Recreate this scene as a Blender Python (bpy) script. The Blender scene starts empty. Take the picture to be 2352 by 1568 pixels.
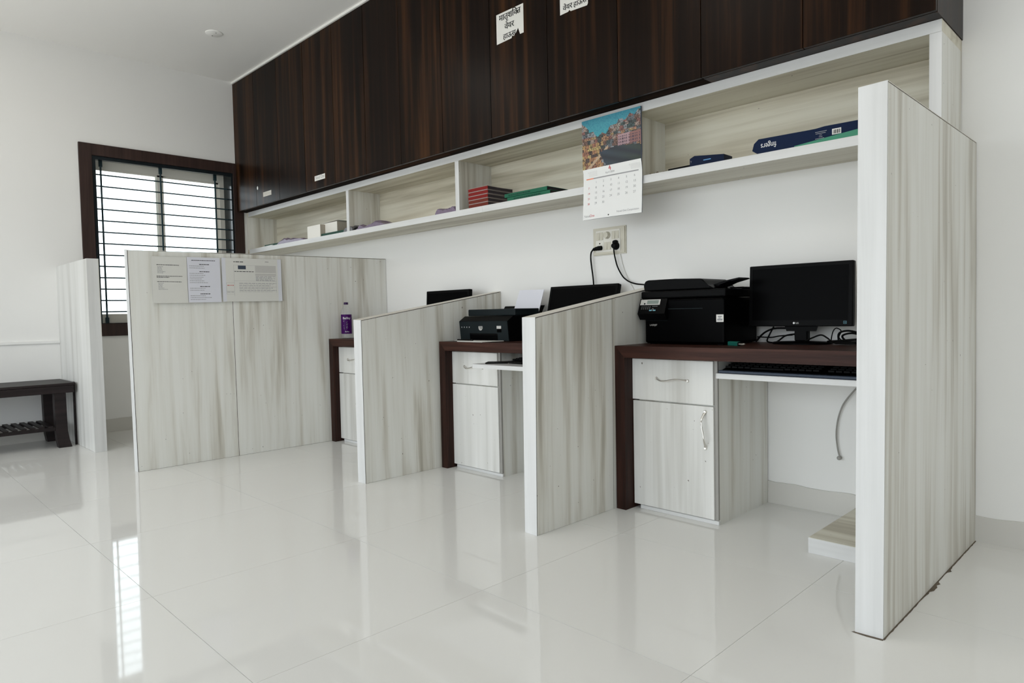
import bpy, bmesh, math, random
from mathutils import Vector, Matrix
random.seed(7)
PI = math.pi
S = bpy.context.scene
COL = S.collection

# ------------------------------------------------------------------ camera
cd = bpy.data.cameras.new('camera'); cam = bpy.data.objects.new('camera', cd); COL.objects.link(cam)
cd.sensor_width = 36.0; cd.lens = 23.806; cd.clip_start = 0.02; cd.clip_end = 200
Rv = Vector((0.70594034, 0.70796699, -0.02075978)); Uv = Vector((-0.01444938, 0.04370004, 0.9989402)); Fv = Vector((-0.70812389, 0.70489222, -0.04107931))
M = Matrix((Rv, Uv, -Fv)).transposed().to_4x4(); M.translation = Vector((2.724, -3.038, 0.9))
cam.matrix_world = M
S.camera = cam

# ------------------------------------------------------------------ world, daylight
XL, XR, YF, ZC = -3.5135, 6.0, -6.0, 3.066     # left wall, right wall, front wall (behind the camera), ceiling
OPX0, OPX1, OPZ = -3.3, 4.9, 2.35               # glazed shopfront opening in the front wall
w = bpy.data.worlds.new('sky'); S.world = w; w.use_nodes = True
bg = w.node_tree.nodes['Background']; bg.inputs[0].default_value = (0.88, 0.95, 1.0, 1); bg.inputs[1].default_value = 4.0
def portal(name, loc, rot, sx, sy):
    l = bpy.data.lights.new(name, 'AREA'); l.shape = 'RECTANGLE'; l.size = sx; l.size_y = sy
    l.cycles.is_portal = True
    o = bpy.data.objects.new(name, l); COL.objects.link(o); o.location = loc; o.rotation_euler = rot
portal('shopfront_daylight', ((OPX0+OPX1)/2, YF-0.02, OPZ/2), (PI/2, 0, 0), OPX1-OPX0, OPZ)
portal('window_daylight', (XL-0.24, -0.97, 1.56), (0, -PI/2, 0), 1.35, 1.13)
sl = bpy.data.lights.new('sun', 'SUN'); sl.energy = 5.0; sl.color = (1.0, 0.96, 0.90); sl.angle = 0.01
sun = bpy.data.objects.new('sun', sl); COL.objects.link(sun); sun.rotation_euler = (-math.radians(28), 0, 0)   # from behind the back wall: lights the paving outside, not the room
for q in ((0.5, -2.2), (3.0, -2.2), (-2.0, -2.2)):      # added fill lamps at ceiling height over the aisle, unseen above the frame
    l = bpy.data.lights.new('ceiling_fill_light', 'AREA'); l.shape = 'SQUARE'; l.size = 0.6; l.energy = 6.0; l.color = (1.0, 0.94, 0.85)
    o = bpy.data.objects.new('ceiling_fill_light', l); COL.objects.link(o); o.location = (q[0], q[1], ZC-0.012)
for q in ((-0.5, -2.6, 2.6), (-2.2, -2.6, 2.6)):        # two soft lamps added to lift ceiling and left wall, out of frame
    l = bpy.data.lights.new('left_fill_light', 'POINT'); l.shadow_soft_size = 0.25; l.energy = 4.5; l.color = (1.0, 0.96, 0.90)
    o = bpy.data.objects.new('left_fill_light', l); COL.objects.link(o); o.location = q
S.view_settings.view_transform = 'Standard'; S.view_settings.look = 'None'
S.view_settings.gamma = 1.0; S.view_settings.use_curve_mapping = False
S.view_settings.exposure = -0.03
S.cycles.max_bounces = 10; S.cycles.diffuse_bounces = 8; S.cycles.glossy_bounces = 4; S.cycles.transmission_bounces = 8
S.cycles.transparent_max_bounces = 8; S.cycles.caustics_reflective = True; S.cycles.caustics_refractive = False
S.cycles.sample_clamp_indirect = 6.0
S.cycles.use_denoising = True

# ------------------------------------------------------------------ materials
def nt(name):
    m = bpy.data.materials.new(name); m.use_nodes = True
    t = m.node_tree; return m, t.nodes, t.links, t.nodes['Principled BSDF']
def plain(name, c, rough=0.5, metal=0.0, spec=0.25, noise=0.0, nscale=30.0, bump=0.0):
    m, N, L, b = nt(name)
    b.inputs['Base Color'].default_value = (*c, 1); b.inputs['Roughness'].default_value = rough
    b.inputs['Metallic'].default_value = metal; b.inputs['Specular IOR Level'].default_value = spec
    tc = N.new('ShaderNodeTexCoord'); nz = N.new('ShaderNodeTexNoise'); nz.inputs['Scale'].default_value = nscale
    nz.inputs['Detail'].default_value = 4; L.new(tc.outputs['Object'], nz.inputs['Vector'])
    if noise:
        r = N.new('ShaderNodeMapRange'); r.inputs['To Min'].default_value = 1-noise; r.inputs['To Max'].default_value = 1+noise
        L.new(nz.outputs['Fac'], r.inputs['Value'])
        mx = N.new('ShaderNodeVectorMath'); mx.operation = 'SCALE'; mx.inputs[0].default_value = c
        L.new(r.outputs['Result'], mx.inputs['Scale']); L.new(mx.outputs['Vector'], b.inputs['Base Color'])
    if bump:
        bp = N.new('ShaderNodeBump'); bp.inputs['Strength'].default_value = bump; bp.inputs['Distance'].default_value = 0.002
        L.new(nz.outputs['Fac'], bp.inputs['Height']); L.new(bp.outputs['Normal'], b.inputs['Normal'])
    return m
def grain(name, axis, stops, freq=13.0, stretch=0.7, rough=0.45, spec=0.4, fine=0.12, specks=True, lo=0.36, hi=0.66):
    """streaky wood print: noise drawn out along one axis, finer streaks and small scuffs on top"""
    m, N, L, b = nt(name)
    tc = N.new('ShaderNodeTexCoord'); oi = N.new('ShaderNodeObjectInfo')
    ad = N.new('ShaderNodeVectorMath'); ad.operation = 'ADD'
    sc = N.new('ShaderNodeMath'); sc.operation = 'MULTIPLY'; sc.inputs[1].default_value = 9.0
    L.new(oi.outputs['Random'], sc.inputs[0])
    L.new(tc.outputs['Object'], ad.inputs[0]); L.new(sc.outputs[0], ad.inputs[1])
    def noise(f, st, det, rgh=0.55):
        mp = N.new('ShaderNodeMapping'); s = [f, f, f]; s['xyz'.index(axis)] = st
        mp.inputs['Scale'].default_value = s; L.new(ad.outputs[0], mp.inputs['Vector'])
        n = N.new('ShaderNodeTexNoise'); n.inputs['Scale'].default_value = 1; n.inputs['Detail'].default_value = det
        n.inputs['Roughness'].default_value = rgh; n.inputs['Distortion'].default_value = 0.3
        L.new(mp.outputs[0], n.inputs['Vector']); return n
    a = noise(freq, stretch, 3.0); f = noise(freq*9, stretch*5, 3.0, 0.7); big = noise(freq*0.28, stretch*0.7, 1.0)
    m1 = N.new('ShaderNodeMix'); m1.inputs['Factor'].default_value = fine
    L.new(a.outputs['Fac'], m1.inputs['A']); L.new(f.outputs['Fac'], m1.inputs['B'])
    m2 = N.new('ShaderNodeMix'); m2.inputs['Factor'].default_value = 0.25
    L.new(m1.outputs['Result'], m2.inputs['A']); L.new(big.outputs['Fac'], m2.inputs['B'])
    mr = N.new('ShaderNodeMapRange'); mr.inputs['From Min'].default_value = lo; mr.inputs['From Max'].default_value = hi
    L.new(m2.outputs['Result'], mr.inputs['Value'])
    cr = N.new('ShaderNodeValToRGB'); e = cr.color_ramp.elements
    while len(e) < len(stops): e.new(0.5)
    for k, (p, c) in enumerate(stops): e[k].position = p; e[k].color = (*c, 1)
    L.new(mr.outputs[0], cr.inputs['Fac'])
    out = cr.outputs['Color']
    if specks:
        v = N.new('ShaderNodeTexNoise'); v.inputs['Scale'].default_value = 55; v.inputs['Detail'].default_value = 2
        L.new(ad.outputs[0], v.inputs['Vector'])
        vr = N.new('ShaderNodeMapRange'); vr.inputs['From Min'].default_value = 0.755; vr.inputs['From Max'].default_value = 0.775
        L.new(v.outputs['Fac'], vr.inputs['Value'])
        mk = N.new('ShaderNodeMix'); mk.data_type = 'RGBA'; L.new(vr.outputs[0], mk.inputs['Factor'])
        L.new(out, mk.inputs['A']); mk.inputs['B'].default_value = (0.16, 0.14, 0.12, 1)
        out = mk.outputs['Result']
    L.new(out, b.inputs['Base Color'])
    b.inputs['Roughness'].default_value = rough; b.inputs['Specular IOR Level'].default_value = spec
    return m
LAM = [(0.0, (0.41, 0.385, 0.325)), (0.3, (0.575, 0.555, 0.495)), (0.6, (0.70, 0.695, 0.65)), (1.0, (0.75, 0.75, 0.715))]
LAML = [(0.0, (0.53, 0.52, 0.49)), (0.4, (0.66, 0.655, 0.63)), (1.0, (0.75, 0.745, 0.725))]
EDGE = [(0.0, (0.56, 0.56, 0.555)), (0.5, (0.635, 0.635, 0.63)), (1.0, (0.69, 0.69, 0.69))]
DARK = [(0.0, (0.004, 0.002, 0.0013)), (0.45, (0.010, 0.0048, 0.0027)), (0.72, (0.030, 0.0125, 0.0052)), (1.0, (0.060, 0.025, 0.0095))]
BEAM = [(0.0, (0.017, 0.007, 0.005)), (0.5, (0.040, 0.0155, 0.011)), (1.0, (0.075, 0.031, 0.021))]
m_lam_z = grain('laminate_upright', 'z', LAM, 17, 0.9, lo=0.34, hi=0.62)
LAMX = [(p, (c[0]*0.93, c[1]*0.895, c[2]*0.80)) for p, c in LAM]
m_lam_x = grain('laminate_lengthwise', 'x', LAMX, 15, 0.7)
m_front = grain('laminate_front', 'z', LAML, 13, 0.5)
m_edge_z = grain('edge_band_upright', 'z', EDGE, 20, 0.8, specks=False)
m_edge_x = grain('edge_band_lengthwise', 'x', EDGE, 20, 0.8, specks=False)
m_edge_y = grain('edge_band_deep', 'y', [(0, (0.60, 0.565, 0.50)), (1, (0.74, 0.71, 0.65))], 20, 0.8, specks=False)
m_dark_z = grain('dark_veneer_upright', 'z', DARK, 17, 0.55, rough=0.30, spec=0.08, specks=False, fine=0.2)
m_dark_x = grain('dark_veneer_lengthwise', 'x', DARK, 17, 0.55, rough=0.8, spec=0.05, specks=False)
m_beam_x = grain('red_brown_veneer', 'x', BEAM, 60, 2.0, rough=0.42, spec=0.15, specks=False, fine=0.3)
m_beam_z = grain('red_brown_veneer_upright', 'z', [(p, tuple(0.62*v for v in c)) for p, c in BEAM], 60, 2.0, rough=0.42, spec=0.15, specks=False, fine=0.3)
m_frame = grain('window_frame_brown', 'z', [(0, (0.020, 0.010, 0.008)), (1, (0.048, 0.026, 0.021))], 40, 2.0, rough=0.5, spec=0.3, specks=False)
m_bench = grain('bench_dark_wood', 'y', [(0, (0.008, 0.0055, 0.006)), (1, (0.024, 0.017, 0.017))], 30, 1.5, rough=0.45, spec=0.2, specks=False)
m_core = plain('board_core', (0.05, 0.035, 0.025), 0.9)
m_wall = plain('wall_paint', (0.80, 0.795, 0.78), 0.85, spec=0.2, noise=0.012, nscale=3.0, bump=0.05)
m_ceil = plain('ceiling_paint', (0.90, 0.885, 0.86), 0.9, spec=0.1, noise=0.01, nscale=2.0)
m_tile = plain('floor_tile_glaze', (0.76, 0.755, 0.735), 0.045, spec=0.5, noise=0.02, nscale=1.6)
m_grout = plain('grout', (0.42, 0.41, 0.385), 0.8)
m_skirt = plain('skirting_tile', (0.60, 0.585, 0.55), 0.35, noise=0.03, nscale=5)
m_out = plain('outside_paving', (0.42, 0.41, 0.39), 0.9)
m_upvc = plain('window_cream_aluminium', (0.72, 0.70, 0.64), 0.4)
m_granite = plain('black_granite', (0.012, 0.017, 0.020), 0.15, noise=0.3, nscale=90)
m_grill = plain('grill_steel_paint', (0.018, 0.040, 0.048), 0.45)
m_chrome = plain('brushed_chrome', (0.80, 0.78, 0.74), 0.35, metal=1.0)
m_black = plain('black_plastic', (0.002, 0.002, 0.0022), 0.42, spec=0.06)
m_blackg = plain('black_gloss', (0.001, 0.001, 0.0012), 0.35, spec=0.03)
m_char = plain('charcoal_plastic', (0.009, 0.0135, 0.0155), 0.45, spec=0.12)
m_cord = plain('black_rubber', (0.0025, 0.0025, 0.0025), 0.55, spec=0.1)
m_greycord = plain('grey_cable', (0.30, 0.29, 0.27), 0.5)
m_whitecord = plain('white_cable', (0.66, 0.65, 0.62), 0.5)
m_paper = plain('white_paper', (0.78, 0.78, 0.77), 0.8, spec=0.1)
m_paper2 = plain('plain_print_paper', (0.66, 0.655, 0.62), 0.6, spec=0.2)
m_paperb = plain('bluish_laminated_paper', (0.68, 0.685, 0.75), 0.35, spec=0.3)
m_tape = plain('sticky_tape', (0.66, 0.67, 0.72), 0.25)
m_ink = plain('printed_ink', (0.03, 0.03, 0.03), 0.7, spec=0.1)
m_inkg = plain('grey_ink', (0.33, 0.33, 0.34), 0.7, spec=0.1)
m_inkm = plain('faint_ink', (0.52, 0.51, 0.49), 0.7, spec=0.1)
m_red = plain('red_ink', (0.55, 0.05, 0.06), 0.7, spec=0.1)
m_orange = plain('orange_ink', (0.80, 0.27, 0.16), 0.7, spec=0.1)
m_white = plain('white_print', (0.78, 0.78, 0.78), 0.6)
m_whiteplastic = plain('white_plastic', (0.76, 0.74, 0.68), 0.4)
m_creamplastic = plain('aged_cream_plastic', (0.62, 0.59, 0.50), 0.4, noise=0.05, nscale=40)
m_card = plain('white_carton', (0.80, 0.78, 0.73), 0.7)
m_cardside = plain('carton_printed_side', (0.42, 0.38, 0.32), 0.7, noise=0.15, nscale=120)
m_redbook = plain('red_book_cloth', (0.20, 0.006, 0.004), 0.6, noise=0.1, nscale=60)
m_redbook2 = plain('rust_book_cloth', (0.135, 0.017, 0.007), 0.6, noise=0.1, nscale=60)
m_pages = plain('page_edges', (0.38, 0.33, 0.31), 0.8)
m_pagesd = plain('dark_page_edges', (0.05, 0.042, 0.048), 0.8, noise=0.4, nscale=80)
m_green = plain('green_file_card', (0.010, 0.115, 0.062), 0.55, noise=0.08, nscale=30)
m_greenl = plain('pale_green_file', (0.05, 0.235, 0.145), 0.5)
m_greend = plain('dark_green_card', (0.003, 0.05, 0.03), 0.6)
m_navy = plain('navy_carton', (0.003, 0.009, 0.032), 0.4, spec=0.1)
m_navy2 = plain('navy_blue_front', (0.003, 0.011, 0.042), 0.35, spec=0.1)
m_cyan = plain('light_blue_print', (0.12, 0.30, 0.55), 0.5)
m_purple = plain('mauve_polythene', (0.20, 0.155, 0.22), 0.25, noise=0.3, nscale=60)
m_greypoly = plain('grey_polythene', (0.13, 0.125, 0.13), 0.25, noise=0.5, nscale=110)
m_teal = plain('teal_connector', (0.003, 0.085, 0.065), 0.4)
m_lcd = plain('lcd_glass', (0.20, 0.24, 0.22), 0.2)
m_silver = plain('silver_plastic', (0.50, 0.49, 0.47), 0.35)
m_bluekey = plain('pale_blue_button', (0.16, 0.36, 0.44), 0.5)
m_sticker = plain('sticker_white', (0.74, 0.73, 0.70), 0.6)
m_stickerf = plain('sticker_faded', (0.62, 0.59, 0.53), 0.6)
m_label = plain('purple_bottle_label', (0.045, 0.002, 0.085), 0.35, spec=0.1)
m_cap = plain('purple_cap', (0.025, 0.004, 0.055), 0.4)
m_dirt = plain('dark_dirt', (0.13, 0.105, 0.08), 0.9, noise=0.5, nscale=60)
m_rust = plain('rust_stain', (0.42, 0.33, 0.22), 0.8)
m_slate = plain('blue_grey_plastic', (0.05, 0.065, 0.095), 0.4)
m_photo = None
def glass(name, tint=(1, 1, 1), rough=0.0, fres=1.45):
    m, N, L, b = nt(name); N.remove(b)
    tr = N.new('ShaderNodeBsdfTransparent'); tr.inputs['Color'].default_value = (*tint, 1)
    gl = N.new('ShaderNodeBsdfGlossy'); gl.inputs['Roughness'].default_value = rough
    fr = N.new('ShaderNodeFresnel'); fr.inputs['IOR'].default_value = fres
    mx = N.new('ShaderNodeMixShader'); L.new(fr.outputs[0], mx.inputs[0]); L.new(tr.outputs[0], mx.inputs[1]); L.new(gl.outputs[0], mx.inputs[2])
    L.new(mx.outputs[0], N['Material Output'].inputs['Surface']); return m
m_glass = glass('window_pane_glass', (0.97, 0.99, 0.99))
m_pet, N, L, b = nt('clear_bottle_plastic')
tr = N.new('ShaderNodeBsdfTransparent'); mx = N.new('ShaderNodeMixShader'); mx.inputs[0].default_value = 0.2
b.inputs['Base Color'].default_value = (0.62, 0.63, 0.63, 1); b.inputs['Roughness'].default_value = 0.1
L.new(tr.outputs[0], mx.inputs[1]); L.new(b.outputs[0], mx.inputs[2]); L.new(mx.outputs[0], N['Material Output'].inputs['Surface'])

# ------------------------------------------------------------------ mesh helpers
def BM(): return bmesh.new()
def hexa(bm, p):
    """p: 8 corners, bottom ring 0-3 then top ring 4-7 (same order, counter-clockwise from above)"""
    v = [bm.verts.new(q) for q in p]
    for f in ((3, 2, 1, 0), (4, 5, 6, 7), (0, 1, 5, 4), (1, 2, 6, 5), (2, 3, 7, 6), (3, 0, 4, 7)):
        bm.faces.new([v[i] for i in f])
    return v
def box(bm, x0, x1, y0, y1, z0, z1):
    return hexa(bm, [(x0, y0, z0), (x1, y0, z0), (x1, y1, z0), (x0, y1, z0), (x0, y0, z1), (x1, y0, z1), (x1, y1, z1), (x0, y1, z1)])
def bx(x0, x1, y0, y1, z0, z1, bev=0.0, seg=2):
    bm = BM(); box(bm, x0, x1, y0, y1, z0, z1)
    if bev: bmesh.ops.bevel(bm, geom=bm.edges[:], offset=bev, segments=seg, affect='EDGES', profile=0.5)
    return bm
def prism(bm, pts, axis, a, b):
    """polygon pts (2-D) swept along axis from a to b"""
    def P(u, v, t): return {'x': (t, u, v), 'y': (u, t, v), 'z': (u, v, t)}[axis]
    A = [bm.verts.new(P(u, v, a)) for u, v in pts]; B = [bm.verts.new(P(u, v, b)) for u, v in pts]
    n = len(pts); bm.faces.new(A); bm.faces.new(B[::-1])
    for i in range(n): bm.faces.new((A[i], B[i], B[(i+1) % n], A[(i+1) % n]))
def tube(bm, pts, r, seg=8, cap=True, smooth=True, flat=1.0):
    """round bar through pts (Catmull-Rom smoothed)"""
    P = [Vector(p) for p in pts]
    if smooth and len(P) > 2:
        Q = []
        for i in range(len(P)-1):
            a = P[max(i-1, 0)]; b = P[i]; c = P[i+1]; d = P[min(i+2, len(P)-1)]
            for k in range(6):
                t = k/6
                Q.append(0.5*((2*b)+(c-a)*t+(2*a-5*b+4*c-d)*t*t+(3*b-a-3*c+d)*t**3))
        Q.append(P[-1]); P = Q
    up = Vector((0.13, 0.21, 1)).normalized(); rings = []
    for i, p in enumerate(P):
        t = (P[min(i+1, len(P)-1)]-P[max(i-1, 0)]).normalized()
        s = t.cross(up)
        if s.length < 1e-3: s = t.cross(Vector((1, 0, 0)))
        s.normalize(); u = s.cross(t).normalized()
        rr = r[i*len(r)//len(P)] if isinstance(r, (list, tuple)) else r
        rings.append([bm.verts.new(p+s*rr*math.cos(2*PI*k/seg)+u*rr*flat*math.sin(2*PI*k/seg)) for k in range(seg)])
    for a, b in zip(rings, rings[1:]):
        for k in range(seg): bm.faces.new((a[k], a[(k+1) % seg], b[(k+1) % seg], b[k]))
    if cap: bm.faces.new(rings[0][::-1]); bm.faces.new(rings[-1])
def lathe(bm, prof, c, seg=24, axis='z'):
    rings = []
    for r, h in prof:
        ring = []
        for k in range(seg):
            a = 2*PI*k/seg; u, v = r*math.cos(a), r*math.sin(a)
            ring.append(bm.verts.new({'z': (c[0]+u, c[1]+v, c[2]+h), 'y': (c[0]+u, c[1]-h, c[2]+v), 'x': (c[0]+h, c[1]+u, c[2]+v)}[axis]))
        rings.append(ring)
    for a, b in zip(rings, rings[1:]):
        for k in range(seg): bm.faces.new((a[k], a[(k+1) % seg], b[(k+1) % seg], b[k]))
    bm.faces.new(rings[0][::-1]); bm.faces.new(rings[-1])
def quad(bm, o, u, v, x0, x1, y0, y1):
    """rectangle in the plane o + u*x + v*y"""
    o, u, v = Vector(o), Vector(u), Vector(v)
    bm.faces.new([bm.verts.new(o+u*a+v*b) for a, b in ((x0, y0), (x1, y0), (x1, y1), (x0, y1))])
_txt = {}
def glyphs(s, bold=0.0):
    """outline mesh of a string at size 1 -> (verts, faces, width)"""
    s = (s, bold)
    if s not in _txt:
        c = bpy.data.curves.new('t', 'FONT'); c.body = s[0]; c.offset = bold; o = bpy.data.objects.new('t', c); COL.objects.link(o)
        bpy.context.view_layer.update()
        m = bpy.data.meshes.new_from_object(o.evaluated_get(bpy.context.evaluated_depsgraph_get()))
        vs = [v.co.copy() for v in m.vertices]; fs = [tuple(p.vertices) for p in m.polygons]
        _txt[s] = (vs, fs, max([v.x for v in vs] or [0]))
        bpy.data.objects.remove(o); bpy.data.meshes.remove(m); bpy.data.curves.remove(c)
    return _txt[s]
def text(bm, s, size, o, u, v, align='l', sx=1.0, shear=0.0, bold=0.0):
    vs, fs, wd = glyphs(s, bold); o, u, v = Vector(o), Vector(u), Vector(v)
    off = {'l': 0, 'c': -wd/2, 'r': -wd}[align]
    V = [bm.verts.new(o+u*((p.x+off)*size*sx+p.y*size*shear)+v*(p.y*size)) for p in vs]
    for f in fs:
        try: bm.faces.new([V[i] for i in f])
        except ValueError: pass
    return wd*size*sx
def setp(o, label=None, cat=None, group=None, kind=None):
    if label: o['label'] = label
    if cat: o['category'] = cat
    if group: o['group'] = group
    if kind: o['kind'] = kind
    return o
def mesh_obj(name, bm, mat, smooth=False):
    bmesh.ops.recalc_face_normals(bm, faces=bm.faces[:])
    me = bpy.data.meshes.new(name); bm.to_mesh(me); bm.free()
    for mm in (mat if isinstance(mat, (list, tuple)) else [mat]): me.materials.append(mm)
    if smooth:
        for p in me.polygons: p.use_smooth = True
        me.set_sharp_from_angle(angle=math.radians(40))
    o = bpy.data.objects.new(name, me); COL.objects.link(o); return o
def thing(name, label, cat, loc, group=None, rz=0.0):
    o = bpy.data.objects.new(name, None); COL.objects.link(o); o.empty_display_size = 0.05
    o.location = loc; o.rotation_euler = (0, 0, rz)
    return setp(o, label, cat, group)
def part(name, bm, mat, parent, world=True, smooth=False, label=None, kind=None):
    """mesh child; world=True: the mesh was written in world coordinates, shift it to the base of its thing"""
    if world:
        r = parent
        while r.parent: r = r.parent
        bmesh.ops.translate(bm, verts=bm.verts[:], vec=-Vector(r.location))
    o = mesh_obj(name, bm, mat, smooth); o.parent = parent
    return setp(o, label=label, kind=kind)
def single(name, bm, mat, label, cat, group=None, smooth=False, base=None):
    """a thing that is one mesh: its origin goes to the middle of its base"""
    vs = [v.co for v in bm.verts]
    if base is None: base = ((min(v.x for v in vs)+max(v.x for v in vs))/2, (min(v.y for v in vs)+max(v.y for v in vs))/2, min(v.z for v in vs))
    bmesh.ops.translate(bm, verts=bm.verts[:], vec=-Vector(base))
    o = mesh_obj(name, bm, mat, smooth); o.location = base
    return setp(o, label, cat, group)
def struct(name, bm, mat, parent=None, smooth=False):
    o = mesh_obj(name, bm, mat, smooth)
    if parent: o.parent = parent
    else: o['kind'] = 'structure'
    return o
def copy_tree(o, loc=None, label=None):
    def cp(s, par):
        c = s.copy(); COL.objects.link(c)
        if par: c.parent = par
        for ch in [k for k in bpy.data.objects if k.parent == s and k.name in kids]: cp(ch, c)
        return c
    kids = set()
    def walk(s):
        for k in s.children: kids.add(k.name); walk(k)
    walk(o); c = cp(o, None)
    if loc: c.location = loc
    if label: c['label'] = label
    return c
X, Y, Z = Vector((1, 0, 0)), Vector((0, 1, 0)), Vector((0, 0, 1))

# ================================================================== SETTING
# floor: dark grout bed with polished tiles laid on it one by one
bm = BM(); box(bm, XL-0.3, XR+0.2, YF-0.2, 0.2, -0.12, -0.0015)
floor = struct('floor', bm, m_grout)
TS, TX, TY = 0.7625, 0.339, -1.5845
full_tile = None
for i in range(-6, 12):
    for j in range(-9, 4):
        x0, x1 = TX+i*TS+0.0006, TX+(i+1)*TS-0.0006; y0, y1 = TY+j*TS+0.0007, TY+(j+1)*TS-0.0006
        a0, a1, b0, b1 = max(x0, XL), min(x1, XR), max(y0, YF), min(y1, 0.0)
        if a1-a0 < 0.004 or b1-b0 < 0.004: continue
        if (a0, a1, b0, b1) == (x0, x1, y0, y1):
            if full_tile is None:
                o = mesh_obj('floor_tile', bx(0, x1-x0, 0, y1-y0, -0.0015, 0.0), m_tile); full_tile = o.data
            else:
                o = bpy.data.objects.new('floor_tile', full_tile); COL.objects.link(o)
            o.location = (x0, y0, 0)
        else:
            o = mesh_obj('floor_tile', bx(0, a1-a0, 0, b1-b0, -0.0015, 0.0), m_tile); o.location = (a0, b0, 0)
        o.parent = floor
# walls and ceiling
struct('wall_back', bx(XL-0.3, XR+0.2, 0.0, 0.2, -0.1, ZC), m_wall)
WY0, WY1, WZ0, WZ1 = -1.545, -0.398, 0.878, 2.245      # window opening in the left wall
bm = BM()
box(bm, XL-0.26, XL, YF-0.2, WY0, -0.1, ZC); box(bm, XL-0.26, XL, WY1, 0.0, -0.1, ZC)
box(bm, XL-0.26, XL, WY0, WY1, -0.1, WZ0); box(bm, XL-0.26, XL, WY0, WY1, WZ1, ZC)
struct('wall_left', bm, m_wall)
struct('wall_right', bx(XR, XR+0.2, YF-0.2, 0.2, -0.1, ZC), m_wall)
bm = BM()
box(bm, XL, OPX0, YF-0.2, YF, -0.1, ZC); box(bm, OPX1, XR, YF-0.2, YF, -0.1, ZC); box(bm, OPX0, OPX1, YF-0.2, YF, OPZ, ZC)
struct('wall_front', bm, m_wall)
struct('ceiling', bx(XL-0.3, XR+0.2, YF-0.2, 0.2, ZC, ZC+0.15), m_ceil)
struct('trim_3', bx(-60, 60, -60, 60, -0.30, -0.13), m_out)      # paving outside the shopfront
# skirting: the paint above was dabbed on unevenly, so its upper edge wavers
def skirting(name, u0, u1, h, mapf, amp=0.004):
    bm = BM(); n = max(2, int((u1-u0)/0.03)); pts = []
    ph = random.random()*9
    for k in range(n+1):
        u = u0+(u1-u0)*k/n
        pts.append((u, h+amp*(math.sin(u*9+ph)+0.6*math.sin(u*31+ph*2))+random.uniform(-amp, amp)*0.5))
    lo = [(bm.verts.new(mapf(u, 0.0, 0)), bm.verts.new(mapf(u, 0.0, 1))) for u, _ in pts]
    hi = [(bm.verts.new(mapf(u, z, 0)), bm.verts.new(mapf(u, z, 1))) for u, z in pts]
    for k in range(n):
        bm.faces.new((lo[k][1], lo[k+1][1], hi[k+1][1], hi[k][1])); bm.faces.new((hi[k][0], hi[k][1], hi[k+1][1], hi[k+1][0]))
    return struct(name, bm, m_skirt)
skirting('baseboard_back', XL, XR, 0.101, lambda u, z, f: (u, -0.008*f, z))
skirting('baseboard_left', YF, 0.0, 0.108, lambda u, z, f: (XL+0.008*f, u, z), 0.002)
# thin ledge along the left wall (dado line) and the pale filler strip above the overhead cupboards
bm = BM(); prism(bm, [(XL, 0.743), (XL+0.010, 0.743), (XL+0.012, 0.748), (XL+0.012, 0.764), (XL+0.004, 0.767), (XL, 0.767)], 'y', -6.0, -1.812)
bm2 = BM(); prism(bm2, [(p, q) for p, q in [(XL, 0.743), (XL+0.010, 0.743), (XL+0.012, 0.748), (XL+0.012, 0.764), (XL+0.004, 0.767), (XL, 0.767)]], 'y', -6.0, -1.812)
bm.free()
struct('trim_1', bm2, m_wall)
struct('trim_2', bx(XL, 2.10, -0.388, -0.30, 3.050, ZC), m_ceil)

# window: brown surround, granite sill and reveals, cream sliding frame with panes, painted steel grill
win = bpy.data.objects.new('window_1', None); COL.objects.link(win); win.location = (XL, -0.97, 0.786); win['kind'] = 'structure'
def wpart(name, bm, mat, par=None, **k): return part(name, bm, mat, par or win, **k)
SY0, SY1, SZ0, SZ1 = -1.628, -0.317, 0.786, 2.328
for nm, a in (('surround_jamb', (SY0, WY0+0.008, SZ0, SZ1)), ('surround_jamb', (WY1-0.008, SY1, SZ0, SZ1)), ('surround_head', (WY0+0.008, WY1-0.008, WZ1-0.008, SZ1)), ('surround_sill', (WY0+0.008, WY1-0.008, SZ0, WZ0+0.010))):
    wpart(nm, bx(XL-0.002, XL+0.016, a[0], a[1], a[2], a[3], 0.002, 1), m_frame)
D = 0.17
wpart('reveal_lining', bx(XL-0.045, XL-0.002, WY0, WY0+0.036, WZ0, WZ1), m_granite); wpart('reveal_lining', bx(XL-D, XL-0.002, WY1-0.022, WY1, WZ0, WZ1), m_granite)
wpart('head_lining', bx(XL-0.045, XL-0.002, WY0+0.036, WY1-0.022, WZ1-0.036, WZ1), m_granite)
wpart('sill_stone', bx(XL-D, XL+0.002, WY0+0.012, WY1-0.012, WZ0-0.002, WZ0+0.014), m_granite)
fy0, fy1, fz0, fz1 = WY0+0.012, WY1-0.012, WZ0+0.014, WZ1
fr = wpart('frame_stile', bx(XL-D-0.05, XL-D, fy0, fy0+0.05, fz0, fz1), m_upvc)
wpart('frame_stile', bx(XL-D-0.05, XL-D, fy1-0.05, fy1, fz0, fz1), m_upvc)
wpart('frame_rail', bx(XL-D-0.05, XL-D, fy0+0.05, fy1-0.05, fz1-0.072, fz1), m_upvc); wpart('frame_rail', bx(XL-D-0.05, XL-D, fy0+0.05, fy1-0.05, fz0, fz0+0.055), m_upvc)
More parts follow.
